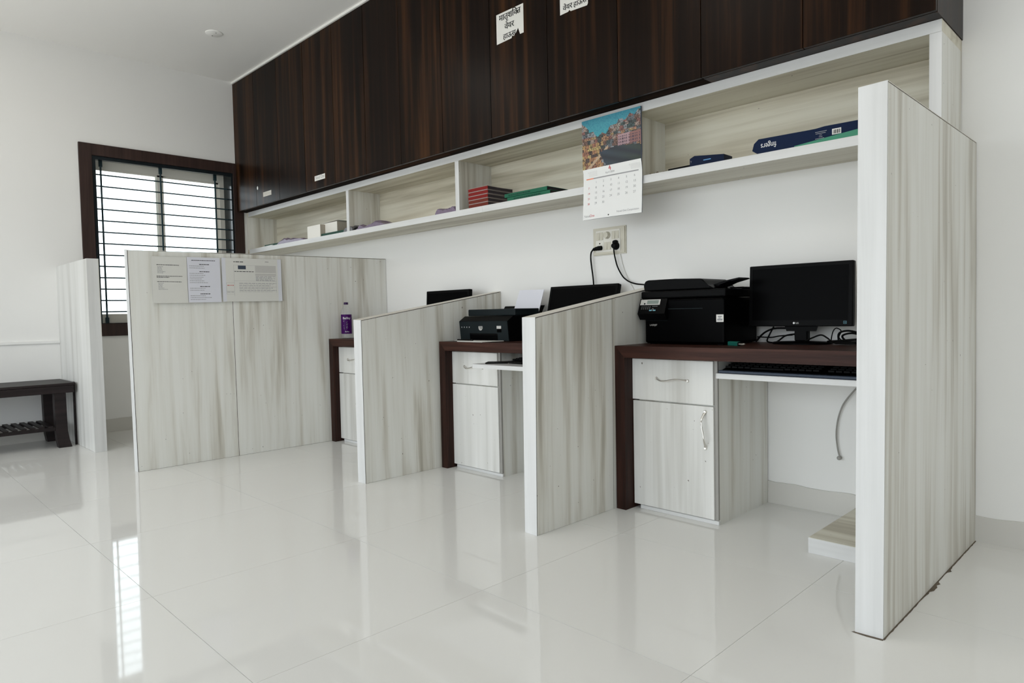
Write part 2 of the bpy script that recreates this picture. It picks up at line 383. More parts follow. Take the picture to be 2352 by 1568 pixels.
for (a, b, x) in ((fy0+0.05, -0.945, XL-D-0.022), (-1.005, fy1-0.05, XL-D-0.042)):
    sash = bpy.data.objects.new('sash', None); COL.objects.link(sash); sash.parent = win
    for nm, q in (('sash_stile', (a, a+(0.012 if a < -1.2 else 0.05), fz0+0.055, fz1-0.072)), ('sash_stile', (b-(0.05 if b < -0.6 else 0.03), b, fz0+0.055, fz1-0.072)), ('sash_rail', (a, b, fz0+0.055, fz0+0.075)), ('sash_rail', (a, b, fz1-0.085, fz1-0.072))):
        part(nm, bx(x-0.012, x+0.012, *q), m_upvc, sash)
    part('pane', bx(x-0.002, x+0.002, a+0.01, b-0.01, fz0+0.06, fz1-0.075), m_glass, sash)
for zz in [2.107-0.0935*k for k in range(13)]:
    bm = BM(); tube(bm, [(XL-0.10, WY0+0.012, zz), (XL-0.10, WY1-0.012, zz)], 0.0058, 8, smooth=False); wpart('grill_rod', bm, m_grill, smooth=True)
for yy in (-1.452, -0.995, -0.530):
    bm = BM(); tube(bm, [(XL-0.093, yy, WZ0+0.014), (XL-0.093, yy, WZ1-0.014)], 0.0075, 8, smooth=False)
    box(bm, XL-0.103, XL-0.083, yy-0.012, yy+0.012, WZ1-0.075, WZ1-0.014); box(bm, XL-0.103, XL-0.083, yy-0.012, yy+0.012, WZ0+0.014, WZ0+0.06)
    wpart('grill_upright', bm, m_grill)

# ================================================================== OVERHEAD CUPBOARDS
CY, CZ0, CZ1 = -0.379, 1.8885, 3.050
seams = [-3.5125, -3.088, -2.653, -2.208, -1.766, -1.350, -0.939, -0.508, -0.076, 0.355, 0.797, 1.230, 1.660, 2.104]
units = [(0, 1), (1, 3), (3, 5), (5, 7), (7, 9), (9, 11), (11, 13)]
ulab = ['narrow single-door dark wood overhead cupboard at the window end of the run',
        'dark wood overhead cupboard with a keyhole plate and faded sticker, second from the window',
        'dark wood overhead cupboard with a crisp white name sticker low on its left door',
        'dark wood overhead cupboard above the two bays of shelf left of the red books',
        'dark wood overhead cupboard above the red books, carrying the torn paper sign',
        'dark wood overhead cupboard above the calendar, carrying the paper sign cut by the frame top',
        'dark wood overhead cupboard at the right end with a bare side panel']
cups = []
for k, (a, b) in enumerate(units):
    x0, x1 = seams[a]+0.0008, seams[b]-0.0008
    t = thing('overhead_cupboard', ulab[k], 'cupboard', ((x0+x1)/2, -0.18, CZ0), 'dark overhead cupboards along the back wall'); cups.append(t)
    part('carcass', bx(x0, x1, CY+0.0195, -0.001, CZ0, CZ1-0.001), m_dark_x if k < 6 else m_dark_z, t)
    for d in range(a, b):
        g0 = 0.0035 if d in (3, 5) else 0.0016
        part('door', bx(seams[d]+g0, seams[d+1]-0.0016, CY, CY+0.0185, CZ0+0.001, CZ1-0.003, 0.0008, 1), m_dark_z, t)
    if k == 1:
        bm = BM(); lathe(bm, [(0.001, 0.0025), (0.009, 0.0025), (0.010, 0.001), (0.010, 0.0)], (-3.061, CY, 2.043), 16, 'y'); bmesh.ops.scale(bm, vec=(1, 1, 1.6), verts=bm.verts[:], space=Matrix.Translation((3.061, -CY, -2.043)))
        part('keyhole_plate', bm, m_chrome, t)
# paper stickers and signs on the cupboard doors
def sticker(label, x0, x1, z0, z1, ink, mat, txt='Nexal One'):
    t = thing('name_sticker', label, 'sticker', ((x0+x1)/2, CY, z0), 'name stickers on the cupboards')
    part('paper', bx(x0, x1, CY-0.0008, CY-0.0001, z0, z1), mat, t)
    bm = BM(); text(bm, txt, 0.036, ((x0+x1)/2, CY-0.0011, z0+0.011), X, Z, 'c', sx=(x1-x0-0.02)/(glyphs(txt)[2]*0.036)); part('lettering', bm, ink, t)
sticker('faded cream name sticker on the second cupboard door, beside the keyhole', -2.957, -2.803, 1.951, 1.990, m_inkm, m_stickerf)
sticker('crisp white name sticker low on the fourth cupboard door', -2.066, -1.910, 1.950, 1.988, m_inkg, m_sticker)
ADV = {'म': 0.61, 'ा': 0.27, 'त': 0.58, 'ृ': 0, 'श': 0.70, 'ि': 0.27, 'क': 0.50, 'व': 0.57, 'े': 0, 'य': 0.60, 'र': 0.42, 'ह': 0.55, 'ऊ': 0.78, 'स': 0.69}
def deva(bm, s, size, o):
    """signs set one by one in visual order (no shaping engine here)"""
    x = 0.0
    for ch in s:
        for k in (0.0, 0.03, 0.06):      # doubled strokes make the bold weight
            text(bm, ch, size, (o[0]+(x+k)*size, o[1]-0.002*k, o[2]), X, Z)
        x += ADV[ch]
SY = CY-0.0009
t = thing('paper_sign', 'white paper sign with three lines of lettering and a torn notch at its lower edge', 'sign', (0.087, CY, 2.39), 'paper signs on the cupboards')
bm = BM(); prism(bm, [(-0.017, 2.388), (0.098, 2.392), (0.104, 2.404), (0.116, 2.398), (0.135, 2.414), (0.149, 2.432), (0.163, 2.395), (0.190, 2.395), (0.190, 2.548), (-0.017, 2.549)], 'y', SY, CY-0.0001)
part('paper', bm, m_sticker, t)
bm = BM(); yy = SY-0.0004
deva(bm, 'मातृशिकत', 0.047, (0.004, yy, 2.507))
deva(bm, 'वेयर', 0.045, (0.047, yy, 2.452))
deva(bm, 'हाऊस', 0.042, (0.034, yy, 2.402))
part('lettering', bm, m_ink, t, kind='stuff')
t = thing('paper_sign', 'white paper sign cut off by the top of the photo, right of the torn one', 'sign', (0.536, CY, 2.40), 'paper signs on the cupboards')
bm = BM(); prism(bm, [(0.447, 2.400), (0.500, 2.402), (0.508, 2.409), (0.516, 2.400), (0.620, 2.394), (0.626, 2.403), (0.626, 2.555), (0.447, 2.557)], 'y', SY, CY-0.0001)
part('paper', bm, m_sticker, t)
bm = BM()
deva(bm, 'वेयर', 0.038, (0.466, yy, 2.415))
deva(bm, 'हाऊस', 0.036, (0.535, yy, 2.413))
deva(bm, 'मातृशिकत', 0.044, (0.460, yy, 2.470))
part('lettering', bm, m_ink, t, kind='stuff')

# ================================================================== OPEN WALL SHELF
HY = -0.289
sh = thing('wall_shelf', 'long open pale wood shelf box in four bays under the dark cupboards', 'shelf', (-0.7, -0.145, 1.507))
TB0, TB1, BB0, BB1 = 1.8455, 1.8875, 1.506, 1.5435
XE0, XE1 = 2.062, 2.100
part('top_board', bx(XL+0.001, XE1, HY+0.002, -0.002, TB0, TB1), m_lam_x, sh)
part('bottom_board', bx(XL+0.001, XE1, HY+0.002, -0.002, BB0, BB1), m_lam_x, sh)
part('back_panel', bx(XL+0.02, XE0, -0.012, -0.002, BB1, TB0), m_lam_x, sh)
part('end_panel', bx(XE0, XE1, HY+0.002, -0.002, BB1, TB0), m_lam_z, sh)
part('end_panel', bx(XL+0.001, XL+0.034, HY+0.002, -0.002, BB1, TB0), m_lam_z, sh)
for dx in (-1.755, -0.490, 0.801):
    p = part('divider', bx(dx-0.0175, dx+0.0175, HY+0.002, -0.012, BB1, TB0), m_lam_z, sh)
    part('edge_band', bx(dx-0.0175, dx+0.0175, HY, HY+0.0015, BB1+0.0005, TB0-0.0005), m_edge_z, p)
for z0, z1 in ((TB0, TB1), (BB0, BB1)):
    for a, b in ((XL+0.040, -0.2655), (-0.2645, XE1-0.0005)):
        part('edge_band', bx(a, b, HY, HY+0.0015, z0, z1), m_edge_x, sh)
part('edge_band', bx(XE0, XE1, HY, HY+0.0015, BB1+0.001, TB0-0.001), m_edge_z, sh)
part('edge_band', bx(XL+0.001, XL+0.034, HY, HY+0.0015, BB1, TB0), m_lam_z, sh)

# ================================================================== PARTITIONS
def lerp(a, b, t): return tuple(p+(q-p)*t for p, q in zip(a, b))
def partition(label, F, B, seams=(), dirt=None):
    """F: front corners (bl, br, tl, tr), B: wall-side corners; seams: fractions of the depth where the right face is jointed"""
    base = ((F[0][0]+F[1][0])/2, (F[0][1]+B[0][1])/2, 0)
    t = thing('partition', label, 'partition', base, 'desk partitions')
    L = abs(B[0][1]-F[0][1]); T = 0.07
    def pt(u, v, q):
        bot = lerp(lerp(F[0], F[1], u), lerp(B[0], B[1], u), v); top = lerp(lerp(F[2], F[3], u), lerp(B[2], B[3], u), v)
        return lerp(bot, top, q)
    def sub(u0, u1, v0, v1, q0, q1):
        bm = BM(); hexa(bm, [pt(u0, v0, q0), pt(u1, v0, q0), pt(u1, v1, q0), pt(u0, v1, q0), pt(u0, v0, q1), pt(u1, v0, q1), pt(u1, v1, q1), pt(u0, v1, q1)]); return bm
    e = 0.0016/L; s = 0.02; H = F[2][2]; eq = 0.0018/H; g = 0.0030/L
    part('core', sub(s, 1-s, 2*e, 1, 0, 1-2*eq), m_core, t)
    cuts = [e+g]+[c for c in seams]+[1.0]
    for a, b in zip(cuts, cuts[1:]):
        part('panel', sub(1-s, 1, a+(0.0032/L if a in seams else 0), b, 0.0008, 1-2.6*eq), m_lam_z, t)
    part('panel', sub(0, s, 2.2*e, 1, 0.0008, 1-2.2*eq), m_lam_z, t)
    part('front_edge_band', sub(0, 1, 0, e, 0.0005, 1-eq*0.2), m_edge_z, t)
    part('top_edge_band', sub(0, 1, 1.2*e, 1, 1-eq, 1), m_edge_y, t)
    return t
P1 = partition('tall pale wood partition nearest the camera at the right end of the desks',
    [(2.078, -1.0785, 0), (2.148, -1.0745, 0), (2.085, -1.075, 1.485), (2.157, -1.075, 1.487)],
    [(2.084, -0.002, 0), (2.155, -0.002, 0), (2.078, -0.002, 1.499), (2.149, -0.002, 1.501)])
P2 = partition('low sloping-topped pale wood partition between the two nearer desks',
    [(0.799, -1.069, 0), (0.869, -1.073, 0), (0.807, -1.07, 0.884), (0.880, -1.07, 0.884)],
    [(0.804, -0.002, 0), (0.876, -0.002, 0), (0.804, -0.002, 1.046), (0.875, -0.002, 1.046)], seams=(0.478,))
P3 = partition('low sloping-topped pale wood partition in front of the purple-labelled bottle',
    [(-0.474, -1.060, 0), (-0.406, -1.058, 0), (-0.483, -1.055, 0.885), (-0.411, -1.055, 0.882)],
    [(-0.470, -0.002, 0), (-0.400, -0.002, 0), (-0.490, -0.002, 1.045), (-0.421, -0.002, 1.045)])
P4 = partition('wide high pale wood partition with paper notices taped to it',
    [(-1.752, -1.806, 0), (-1.712, -1.800, 0), (-1.762, -1.81, 1.330), (-1.711, -1.81, 1.325)],
    [(-1.750, -0.002, 0), (-1.692, -0.002, 0), (-1.757, -0.002, 1.345), (-1.697, -0.002, 1.345)], seams=(0.337,))
# the short one at the left wall runs the other way (along the room), its end faces the desks
t = thing('partition', 'short pale wood partition standing out from the left wall beside the bench', 'partition', (-3.06, -1.775, 0), 'desk partitions')
part('core', bx(XL+0.001, -2.6205, -1.808, -1.742, 0, 1.334), m_core, t)
bm = BM(); hexa(bm, [(XL+0.001, -1.811, 0.001), (-2.612, -1.811, 0.001), (-2.612, -1.808, 0.001), (XL+0.001, -1.808, 0.001), (XL+0.001, -1.811, 1.337), (-2.618, -1.811, 1.337), (-2.618, -1.808, 1.337), (XL+0.001, -1.808, 1.337)])
part('panel', bm, m_front, t)
part('panel', bx(XL+0.001, -2.614, -1.742, -1.739, 0.001, 1.337), m_lam_z, t)
bm = BM(); hexa(bm, [(-2.6135, -1.811, 0.0005), (-2.611, -1.811, 0.0005), (-2.611, -1.738, 0.0005), (-2.6135, -1.738, 0.0005), (-2.6185, -1.811, 1.338), (-2.616, -1.811, 1.338), (-2.616, -1.738, 1.338), (-2.6185, -1.738, 1.338)])
part('end_edge_band', bm, m_edge_z, t)
part('top_edge_band', bx(XL+0.001, -2.619, -1.810, -1.739, 1.3345, 1.3385), m_edge_x, t)
# grimy sealant along the foot of the tall partition
bm = BM(); prev = None; n = 60
for k in range(n+1):
    v = k/n; y = -1.076+1.074*v; xb = 2.149+0.007*v
    wdt = 0.002+0.002*random.random()+(0.010*random.random() if 0.35 < v < 0.5 or 0.6 < v < 0.66 else 0)
    a = bm.verts.new((xb-0.002, y, 0.0012)); b = bm.verts.new((xb+wdt, y, 0.0004))
    if prev: bm.faces.new((prev[0], prev[1], b, a))
    prev = (a, b)
bm.faces.new([bm.verts.new(p) for p in ((2.070, -1.084, 0.0006), (2.110, -1.087, 0.0006), (2.150, -1.083, 0.0006), (2.150, -1.072, 0.001), (2.076, -1.077, 0.001))])
part('sealant', bm, m_dirt, P1)

# ================================================================== DESKS
DZ0, DZ1 = 0.692, 0.745
def desk(label, x0, x1, yf, xb):
    t = thing('desk', label, 'desk', ((x0+x1)/2, yf/2, 0), 'built-in desks')
    # the front edge is mitred into the leg: top and leg meet on a 45 degree line
    bm = BM(); prism(bm, [(x0, DZ1), (x0+0.053, DZ0), (x1, DZ0), (x1, DZ1)], 'y', yf, -0.002); part('desktop', bm, m_beam_x, t)
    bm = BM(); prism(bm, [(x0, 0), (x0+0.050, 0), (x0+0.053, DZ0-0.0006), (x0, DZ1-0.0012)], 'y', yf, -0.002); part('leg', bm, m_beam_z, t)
    return t
D1 = desk('dark brown desk with the large black printer and monitor, nearest the camera', 0.8765, 2.0765, -0.5425, 0)
D2 = desk('dark brown middle desk with the charcoal printer on it', -0.3990, 0.7980, -0.5345, 0)
D3 = desk('dark brown far desk with the purple-labelled bottle on it', -1.6905, -0.4905, -0.517, 0)
def handle(parent, a, b, out=0.024, bow=0.006, axis='x'):
    """wavy bow handle between a and b on a door front"""
    a, b = Vector(a), Vector(b); s = Z if axis == 'x' else -X
    pts = []
    for k in range(9):
        q = k/8; d = min(1, q*5, (1-q)*5)
        pts.append(a.lerp(b, q)+Vector((0, -out*min(1, d), 0))*(1 if 0 < k < 8 else 0)+s*(bow*math.sin(2*PI*q)*(-1 if axis == 'x' else 1)-0.006*math.sin(PI*q)*(1 if axis == 'x' else -1)*0.3))
    bm = BM(); tube(bm, pts, [0.0062, 0.0045, 0.004, 0.0045, 0.005, 0.005, 0.0045, 0.004, 0.0045, 0.0062], 8, flat=0.7)
    for e in (a, b): lathe(bm, [(0.0075, 0.0), (0.0075, 0.004), (0.005, 0.007)], e, 10, 'y')
    return part('handle', bm, m_chrome, parent, smooth=True)
def pedestal(label, ox, yd, pull=False):
    """drawer-and-door pedestal; ox: left edge of the drawer front"""
    t = thing('drawer_pedestal', label, 'cabinet', (ox+0.2, -0.24, 0), 'drawer pedestals under the desks')
    f = yd
    part('carcass', bx(ox+0.024, ox+0.418, f+0.020, -0.010, 0.0, 0.689), m_lam_z, t)
    part('plinth_lip', bx(ox+0.03, ox+0.419, f+0.008, f+0.0195, 0.0, 0.017, 0.002, 1), m_edge_x, t)
    d = part('drawer', bx(ox, ox+0.401, f, f+0.0185, 0.5015, 0.6855, 0.0012, 1), m_front, t)
    handle(d, (ox+0.130, f, 0.601), (ox+0.284, f, 0.598))
    o = part('door', bx(ox+0.003, ox+0.402, f, f+0.0185, 0.0215, 0.4955, 0.0012, 1), m_front, t)
    if not pull: handle(o, (ox+0.366, f, 0.473), (ox+0.366, f, 0.320), axis='z')
    part('edge_strip', bx(ox+0.4025, ox+0.4175, f+0.0085, f+0.0195, 0.02, 0.688), m_greycord, t)
    return t
pedestal('pale pedestal under the near desk with chrome handles on drawer and door', 0.9275, -0.481)
pedestal('pale pedestal under the middle desk, drawer handle behind the pulled-out tray', -0.366, -0.481, True)
pedestal('pale pedestal under the far desk, mostly hidden by a partition', -1.644, -0.470, True)
# sliding keyboard trays
def tray(parent, x0, x1, yf, yb, z0, z1, r=0.03):
    bm = BM(); pts = [(x1, yf), (x1, yb), (x0, yb)]
    for k in range(7):
        a = PI+PI/2*k/6; pts.append((x0+r+r*math.cos(a), yf+r+r*math.sin(a)))
    prism(bm, pts, 'z', z0, z1-0.001)
    p = part('keyboard_tray', bm, m_edge_x, parent)
    bm = BM(); pts = [(x1, yf+0.001), (x1, yb), (x0+0.001, yb)]
    for k in range(7):
        a = PI+PI/2*k/6; pts.append((x0+r+(r-0.001)*math.cos(a), yf+r+(r-0.001)*math.sin(a)))
    prism(bm, pts, 'z', z1-0.001, z1); part('tray_surface', bm, m_trayt, p)
m_trayt = plain('tray_grey_laminate', (0.50, 0.50, 0.51), 0.3)
tray(D1, 1.3475, 2.072, -0.500, -0.06, 0.6175, 0.639, 0.012)
tray(D2, 0.070, 0.790, -0.700, -0.20, 0.6210, 0.642, 0.012)
# low boxed plinth on the floor beside the tall partition
t = thing('floor_box', 'low pale laminate box on the floor between the desk and the tall partition', 'box', (1.91, -0.27, 0))
part('body', bx(1.742, 2.0755, -0.543, -0.010, 0.0, 0.0555), m_lam_z, t)
part('front_edge_band', bx(1.741, 2.0755, -0.5455, -0.5435, 0.0005, 0.0565), m_edge_x, t)
part('lid', bx(1.742, 2.0755, -0.5432, -0.010, 0.0558, 0.0575), m_lam_x, t)

# ================================================================== DESK 1 EQUIPMENT
def monitor(label, xc, yp, zb, zt, wdt, tilt, logo=True):
    """flat screen on a round-necked stand; yp: panel front, tilted back about its foot"""
    t = thing('monitor', label, 'monitor', (xc, yp+0.06, DZ1), 'computer monitors on the desks')
    h = zt-zb; Rt = Matrix.Translation((xc, yp, zb)) @ Matrix.Rotation(-tilt, 4, 'X') @ Matrix.Translation((-xc, -yp, -zb))
    bm = bx(xc-wdt/2, xc+wdt/2, yp, yp+0.028, zb, zt, 0.004, 2); bmesh.ops.transform(bm, matrix=Rt, verts=bm.verts[:]); part('housing', bm, m_black, t)
    bm = BM(); b = 0.016; x0, x1 = xc-wdt/2, xc+wdt/2
    for q in ((x0+0.002, x1-0.002, zt-b, zt-0.002), (x0+0.002, x1-0.002, zb+0.002, zb+0.026), (x0+0.002, x0+b, zb+0.026, zt-b), (x1-b, x1-0.002, zb+0.026, zt-b)):
        box(bm, q[0], q[1], yp-0.002, yp+0.001, q[2], q[3])
    bmesh.ops.transform(bm, matrix=Rt, verts=bm.verts[:]); bz = part('bezel', bm, m_black, t)
    bm = bx(x0+b, x1-b, yp-0.0006, yp+0.0005, zb+0.026, zt-b); bmesh.ops.transform(bm, matrix=Rt, verts=bm.verts[:]); part('screen', bm, m_blackg, t)
    if logo:
        bm = BM(); o = (xc-0.008, yp-0.0026, zb+0.010); lathe(bm, [(0.0045, 0.0), (0.0045, 0.0004)], (xc-0.016, yp-0.0022, zb+0.0135), 12, 'y'); text(bm, 'LG', 0.010, o, X, Z)
        bmesh.ops.transform(bm, matrix=Rt, verts=bm.verts[:]); part('maker_logo', bm, m_white, bz)
        bm = BM(); e = (x1-0.034, x1-0.022)
        for q in ((e[0], e[1], zb+0.010, zb+0.0112), (e[0], e[1], zb+0.020, zb+0.0212), (e[0], e[0]+0.0012, zb+0.010, zb+0.0212), (e[1]-0.0012, e[1], zb+0.010, zb+0.0212), (e[0]+0.004, e[1]-0.004, zb+0.014, zb+0.017)):
            box(bm, q[0], q[1], yp-0.0026, yp-0.002, q[2], q[3])
        bmesh.ops.transform(bm, matrix=Rt, verts=bm.verts[:]); part('energy_mark', bm, m_bluekey, bz)
    part('stand_neck', bx(xc-0.028, xc+0.028, yp+0.030, yp+0.062, DZ1+0.012, zb+0.10, 0.004, 1), m_black, t)
    bm = BM(); prism(bm, [(xc-0.06, zb-0.022), (xc+0.06, zb-0.022), (xc+0.075, zb+0.02), (xc-0.075, zb+0.02)], 'y', yp+0.027, yp+0.045); part('neck_collar', bm, m_black, t)
    bm = BM(); prof = []
    lathe(bm, [(0.125, 0.0), (0.125, 0.005), (0.118, 0.009), (0.03, 0.013)], (xc, yp+0.042, DZ1), 32)
    bmesh.ops.scale(bm, vec=(1, 0.72, 1), verts=bm.verts[:], space=Matrix.Translation((-xc, -yp-0.042, 0))); part('stand_base', bm, m_blackg, t, smooth=True)
    return t
monitor('black monitor with maker logo on the near desk, right of the large printer', 1.544, -0.150, 0.8215, 1.088, 0.437, math.radians(3))
monitor('black monitor tilted back on the middle desk, behind the low partition', 0.325, -0.150, 0.770, 1.060, 0.484, math.radians(14), False)
monitor('black monitor on the far desk, only its top showing over the partition', -0.795, -0.150, 0.790, 1.066, 0.446, math.radians(3), False)

# large black multifunction laser printer
t = thing('laser_printer', 'large black multifunction printer with tilted control panel on the near desk', 'printer', (1.11, -0.2, DZ1))
x0, x1, y0, y1 = 0.912, 1.314, -0.352, -0.040
part('body', bx(x0, x1, y0, y1, DZ1+0.004, 0.952, 0.010, 2), m_blackg, t)
part('scanner_bed', bx(x0-0.022, x1+0.004, y0+0.004, y1, 0.955, 0.990, 0.006, 2), m_black, t)
bm = BM(); prism(bm, [(x0-0.010, 0.992), (x0-0.014, 1.020), (x0-0.004, 1.038), (x0+0.012, 1.0425), (x0+0.16, 1.0425), (x0+0.285, 1.0375), (x0+0.297, 1.030), (x0+0.312, 1.010), (x0+0.350, 0.992)], 'y', y0+0.012, y1-0.07)
bmesh.ops.bevel(bm, geom=bm.edges[:], offset=0.004, segments=1, affect='EDGES'); part('document_feeder', bm, m_black, t)
bm = BM(); prism(bm, [(x0+0.31, 1.008), (x0+0.38, 1.027), (x0+0.435, 1.036), (x0+0.438, 1.031), (x0+0.38, 1.017), (x0+0.345, 1.003), (x0+0.31, 0.996)], 'y', y0+0.07, y0+0.165); part('feeder_tray', bm, m_black, t)
bm = BM(); prism(bm, [(x0+0.33, 1.010), (x0+0.375, 1.024), (x0+0.40, 1.022), (x0+0.35, 1.006)], 'y', y0+0.05, y0+0.09); part('tray_flap', bm, m_black, t)
part('scanner_lid', bx(x0+0.30, x1+0.002, y0+0.175, y1, 0.991, 0.999, 0.002, 1), m_black, t)
# control panel: a wedge standing out at the upper left
cp = BM(); prism(cp, [(y0+0.006, 0.955), (y0-0.002, 0.955), (y0-0.030, 0.886), (y0-0.010, 0.858), (y0+0.006, 0.858)], 'x', x0-0.020, x0+0.125)
c = part('control_panel', cp, m_black, t)
pn = Vector((0, -0.028, -0.069)).normalized(); po = Vector((x0-0.020, y0-0.0030, 0.9545))
bm = BM(); quad(bm, po+Vector((0, -0.0015, 0)), X, pn, 0.006, 0.112, 0.003, 0.030); part('display_surround', bm, m_silver, c)
bm = BM(); quad(bm, po+Vector((0, -0.0022, 0)), X, pn, 0.042, 0.104, 0.007, 0.025); part('display', bm, m_lcd, c)
bm = BM()
for q in ((0.026, 0.034, 0.020, 0.027), ): quad(bm, po+Vector((0, -0.0022, 0)), X, pn, *q)
part('panel_key', bm, m_black, c)
bm = BM()
for a in (0.062, 0.082): quad(bm, po+Vector((0, -0.0022, 0)), X, pn, a, a+0.014, 0.054, 0.060)
part('start_keys', bm, m_bluekey, c)
bm = BM()
for r_ in range(3):
    for k in range(5): quad(bm, po+Vector((0, -0.0018, 0)), X, pn, 0.016+k*0.011, 0.0165+k*0.011+0.005, 0.037+r_*0.006, 0.0385+r_*0.006)
for k in range(3): quad(bm, po+Vector((0, -0.0018, 0)), X, pn, 0.075+k*0.010, 0.082+k*0.010, 0.036, 0.038)
part('key_legends', bm, m_inkg, c, kind='stuff')
bm = BM(); tube(bm, [(x0+0.058, y0-0.022, 0.9105), (x0+0.064, y0-0.024, 0.9085), (x0+0.062, y0-0.027, 0.902), (x0+0.055, y0-0.026, 0.9035), (x0+0.058, y0-0.022, 0.9105)], 0.0008, 6); part('key_ring', bm, m_inkg, c)
bm = BM(); text(bm, 'LASERJET', 0.011, (x0+0.028, y0-0.0006, 0.830), X, Z, sx=0.9); part('maker_print', bm, m_silver, t)
bm = BM(); quad(bm, (x0+0.365, y0-0.0006, 0.846), X, Z, 0, 0.034, 0, 0.032); s = part('sticker', bm, m_sticker, t)
bm = BM()
for q in ((0.008, 0.026, 0.020, 0.026), (0.005, 0.029, 0.006, 0.014), (0.011, 0.021, 0.015, 0.018)): quad(bm, (x0+0.365, y0-0.0010, 0.846), X, Z, *q)
part('sticker_print', bm, m_inkg, s)
bm = BM(); box(bm, x0+0.10, x0+0.30, y0-0.001, y0+0.002, 0.905, 0.908); box(bm, x0+0.005, x0+0.12, y0-0.001, y0+0.002, 0.853, 0.8545); part('paper_slot_lip', bm, m_char, t)
for q in ((x0+0.03, y0+0.03), (x1-0.03, y0+0.03), (x0+0.03, y1-0.03), (x1-0.03, y1-0.03)):
    part('foot', bx(q[0]-0.012, q[0]+0.012, q[1]-0.012, q[1]+0.012, DZ1, DZ1+0.005), m_cord, t)
# teal video connector lying on the desk
t = thing('video_connector', 'small dark green video plug lying on the near desk by the printer', 'connector', (1.38, -0.372, DZ1), rz=math.radians(-22))
part('hood', bx(-0.048, 0.016, -0.009, 0.009, 0.0, 0.019, 0.004, 2), m_teal, t, world=False)
part('shell', bx(0.016, 0.024, -0.012, 0.012, 0.0015, 0.017, 0.001, 1), m_black, t, world=False)
for s_ in (-1, 1):
    bm = BM(); tube(bm, [(0.022, s_*0.0085, 0.009), (0.036, s_*0.0085, 0.009)], 0.0032, 8, smooth=False); part('thumb_screw', bm, m_chrome, t, world=False)
part('contact', bx(0.024, 0.033, -0.0055, 0.0055, 0.005, 0.012), m_chrome, t, world=False)
# cables on the near desk
def cable(label, pts, r, mat, group=None, name='cable'):
    bm = BM(); tube(bm, pts, r, 8)
    return single(name, bm, mat, label, 'cable', group, smooth=True)
cable('thick black cable arching from printer to monitor stand on the near desk', [(1.335, -0.10, 0.751), (1.37, -0.10, 0.788), (1.411, -0.10, 0.808), (1.453, -0.10, 0.812), (1.49, -0.09, 0.809), (1.508, -0.07, 0.80)], 0.0042, m_cord)
cable('black cable looping down under the left edge of the near monitor', [(1.411, -0.085, 0.818), (1.394, -0.088, 0.785), (1.388, -0.10, 0.753), (1.43, -0.105, 0.7505), (1.465, -0.09, 0.778), (1.50, -0.075, 0.785)], 0.0036, m_cord)
cable('thin black cable lying straight behind the near monitor', [(1.335, -0.085, 0.772), (1.36, -0.085, 0.771), (1.40, -0.085, 0.770), (1.43, -0.07, 0.776), (1.48, -0.05, 0.780)], 0.0028, m_cord)
for k, (lab, pts, r) in enumerate((
    ('black cable in a high loop right of the near monitor stand', [(1.66, -0.10, 0.750), (1.672, -0.11, 0.795), (1.686, -0.11, 0.812), (1.702, -0.10, 0.800), (1.69, -0.09, 0.772), (1.72, -0.10, 0.752)], 0.0022),
    ('thick black coiled cable beside the tall partition on the near desk', [(1.70, -0.12, 0.752), (1.70, -0.12, 0.790), (1.735, -0.13, 0.802), (1.78, -0.14, 0.795), (1.82, -0.13, 0.775), (1.80, -0.10, 0.752), (1.73, -0.10, 0.756), (1.71, -0.11, 0.78), (1.75, -0.12, 0.792), (1.80, -0.12, 0.782)], 0.0042),
    ('black cable bunch lying low against the tall partition', [(1.66, -0.13, 0.757), (1.72, -0.17, 0.762), (1.78, -0.18, 0.768), (1.84, -0.15, 0.772), (1.86, -0.12, 0.756), (1.79, -0.13, 0.754), (1.70, -0.15, 0.753), (1.75, -0.19, 0.756), (1.85, -0.20, 0.763)], 0.005),
    ('black cable trailing over the foot of the near monitor', [(1.585, -0.175, 0.760), (1.61, -0.16, 0.774), (1.64, -0.15, 0.785), (1.67, -0.16, 0.772), (1.70, -0.18, 0.756), (1.76, -0.20, 0.753), (1.83, -0.19, 0.755)], 0.0034))):
    cable(lab, pts, r, m_cord)
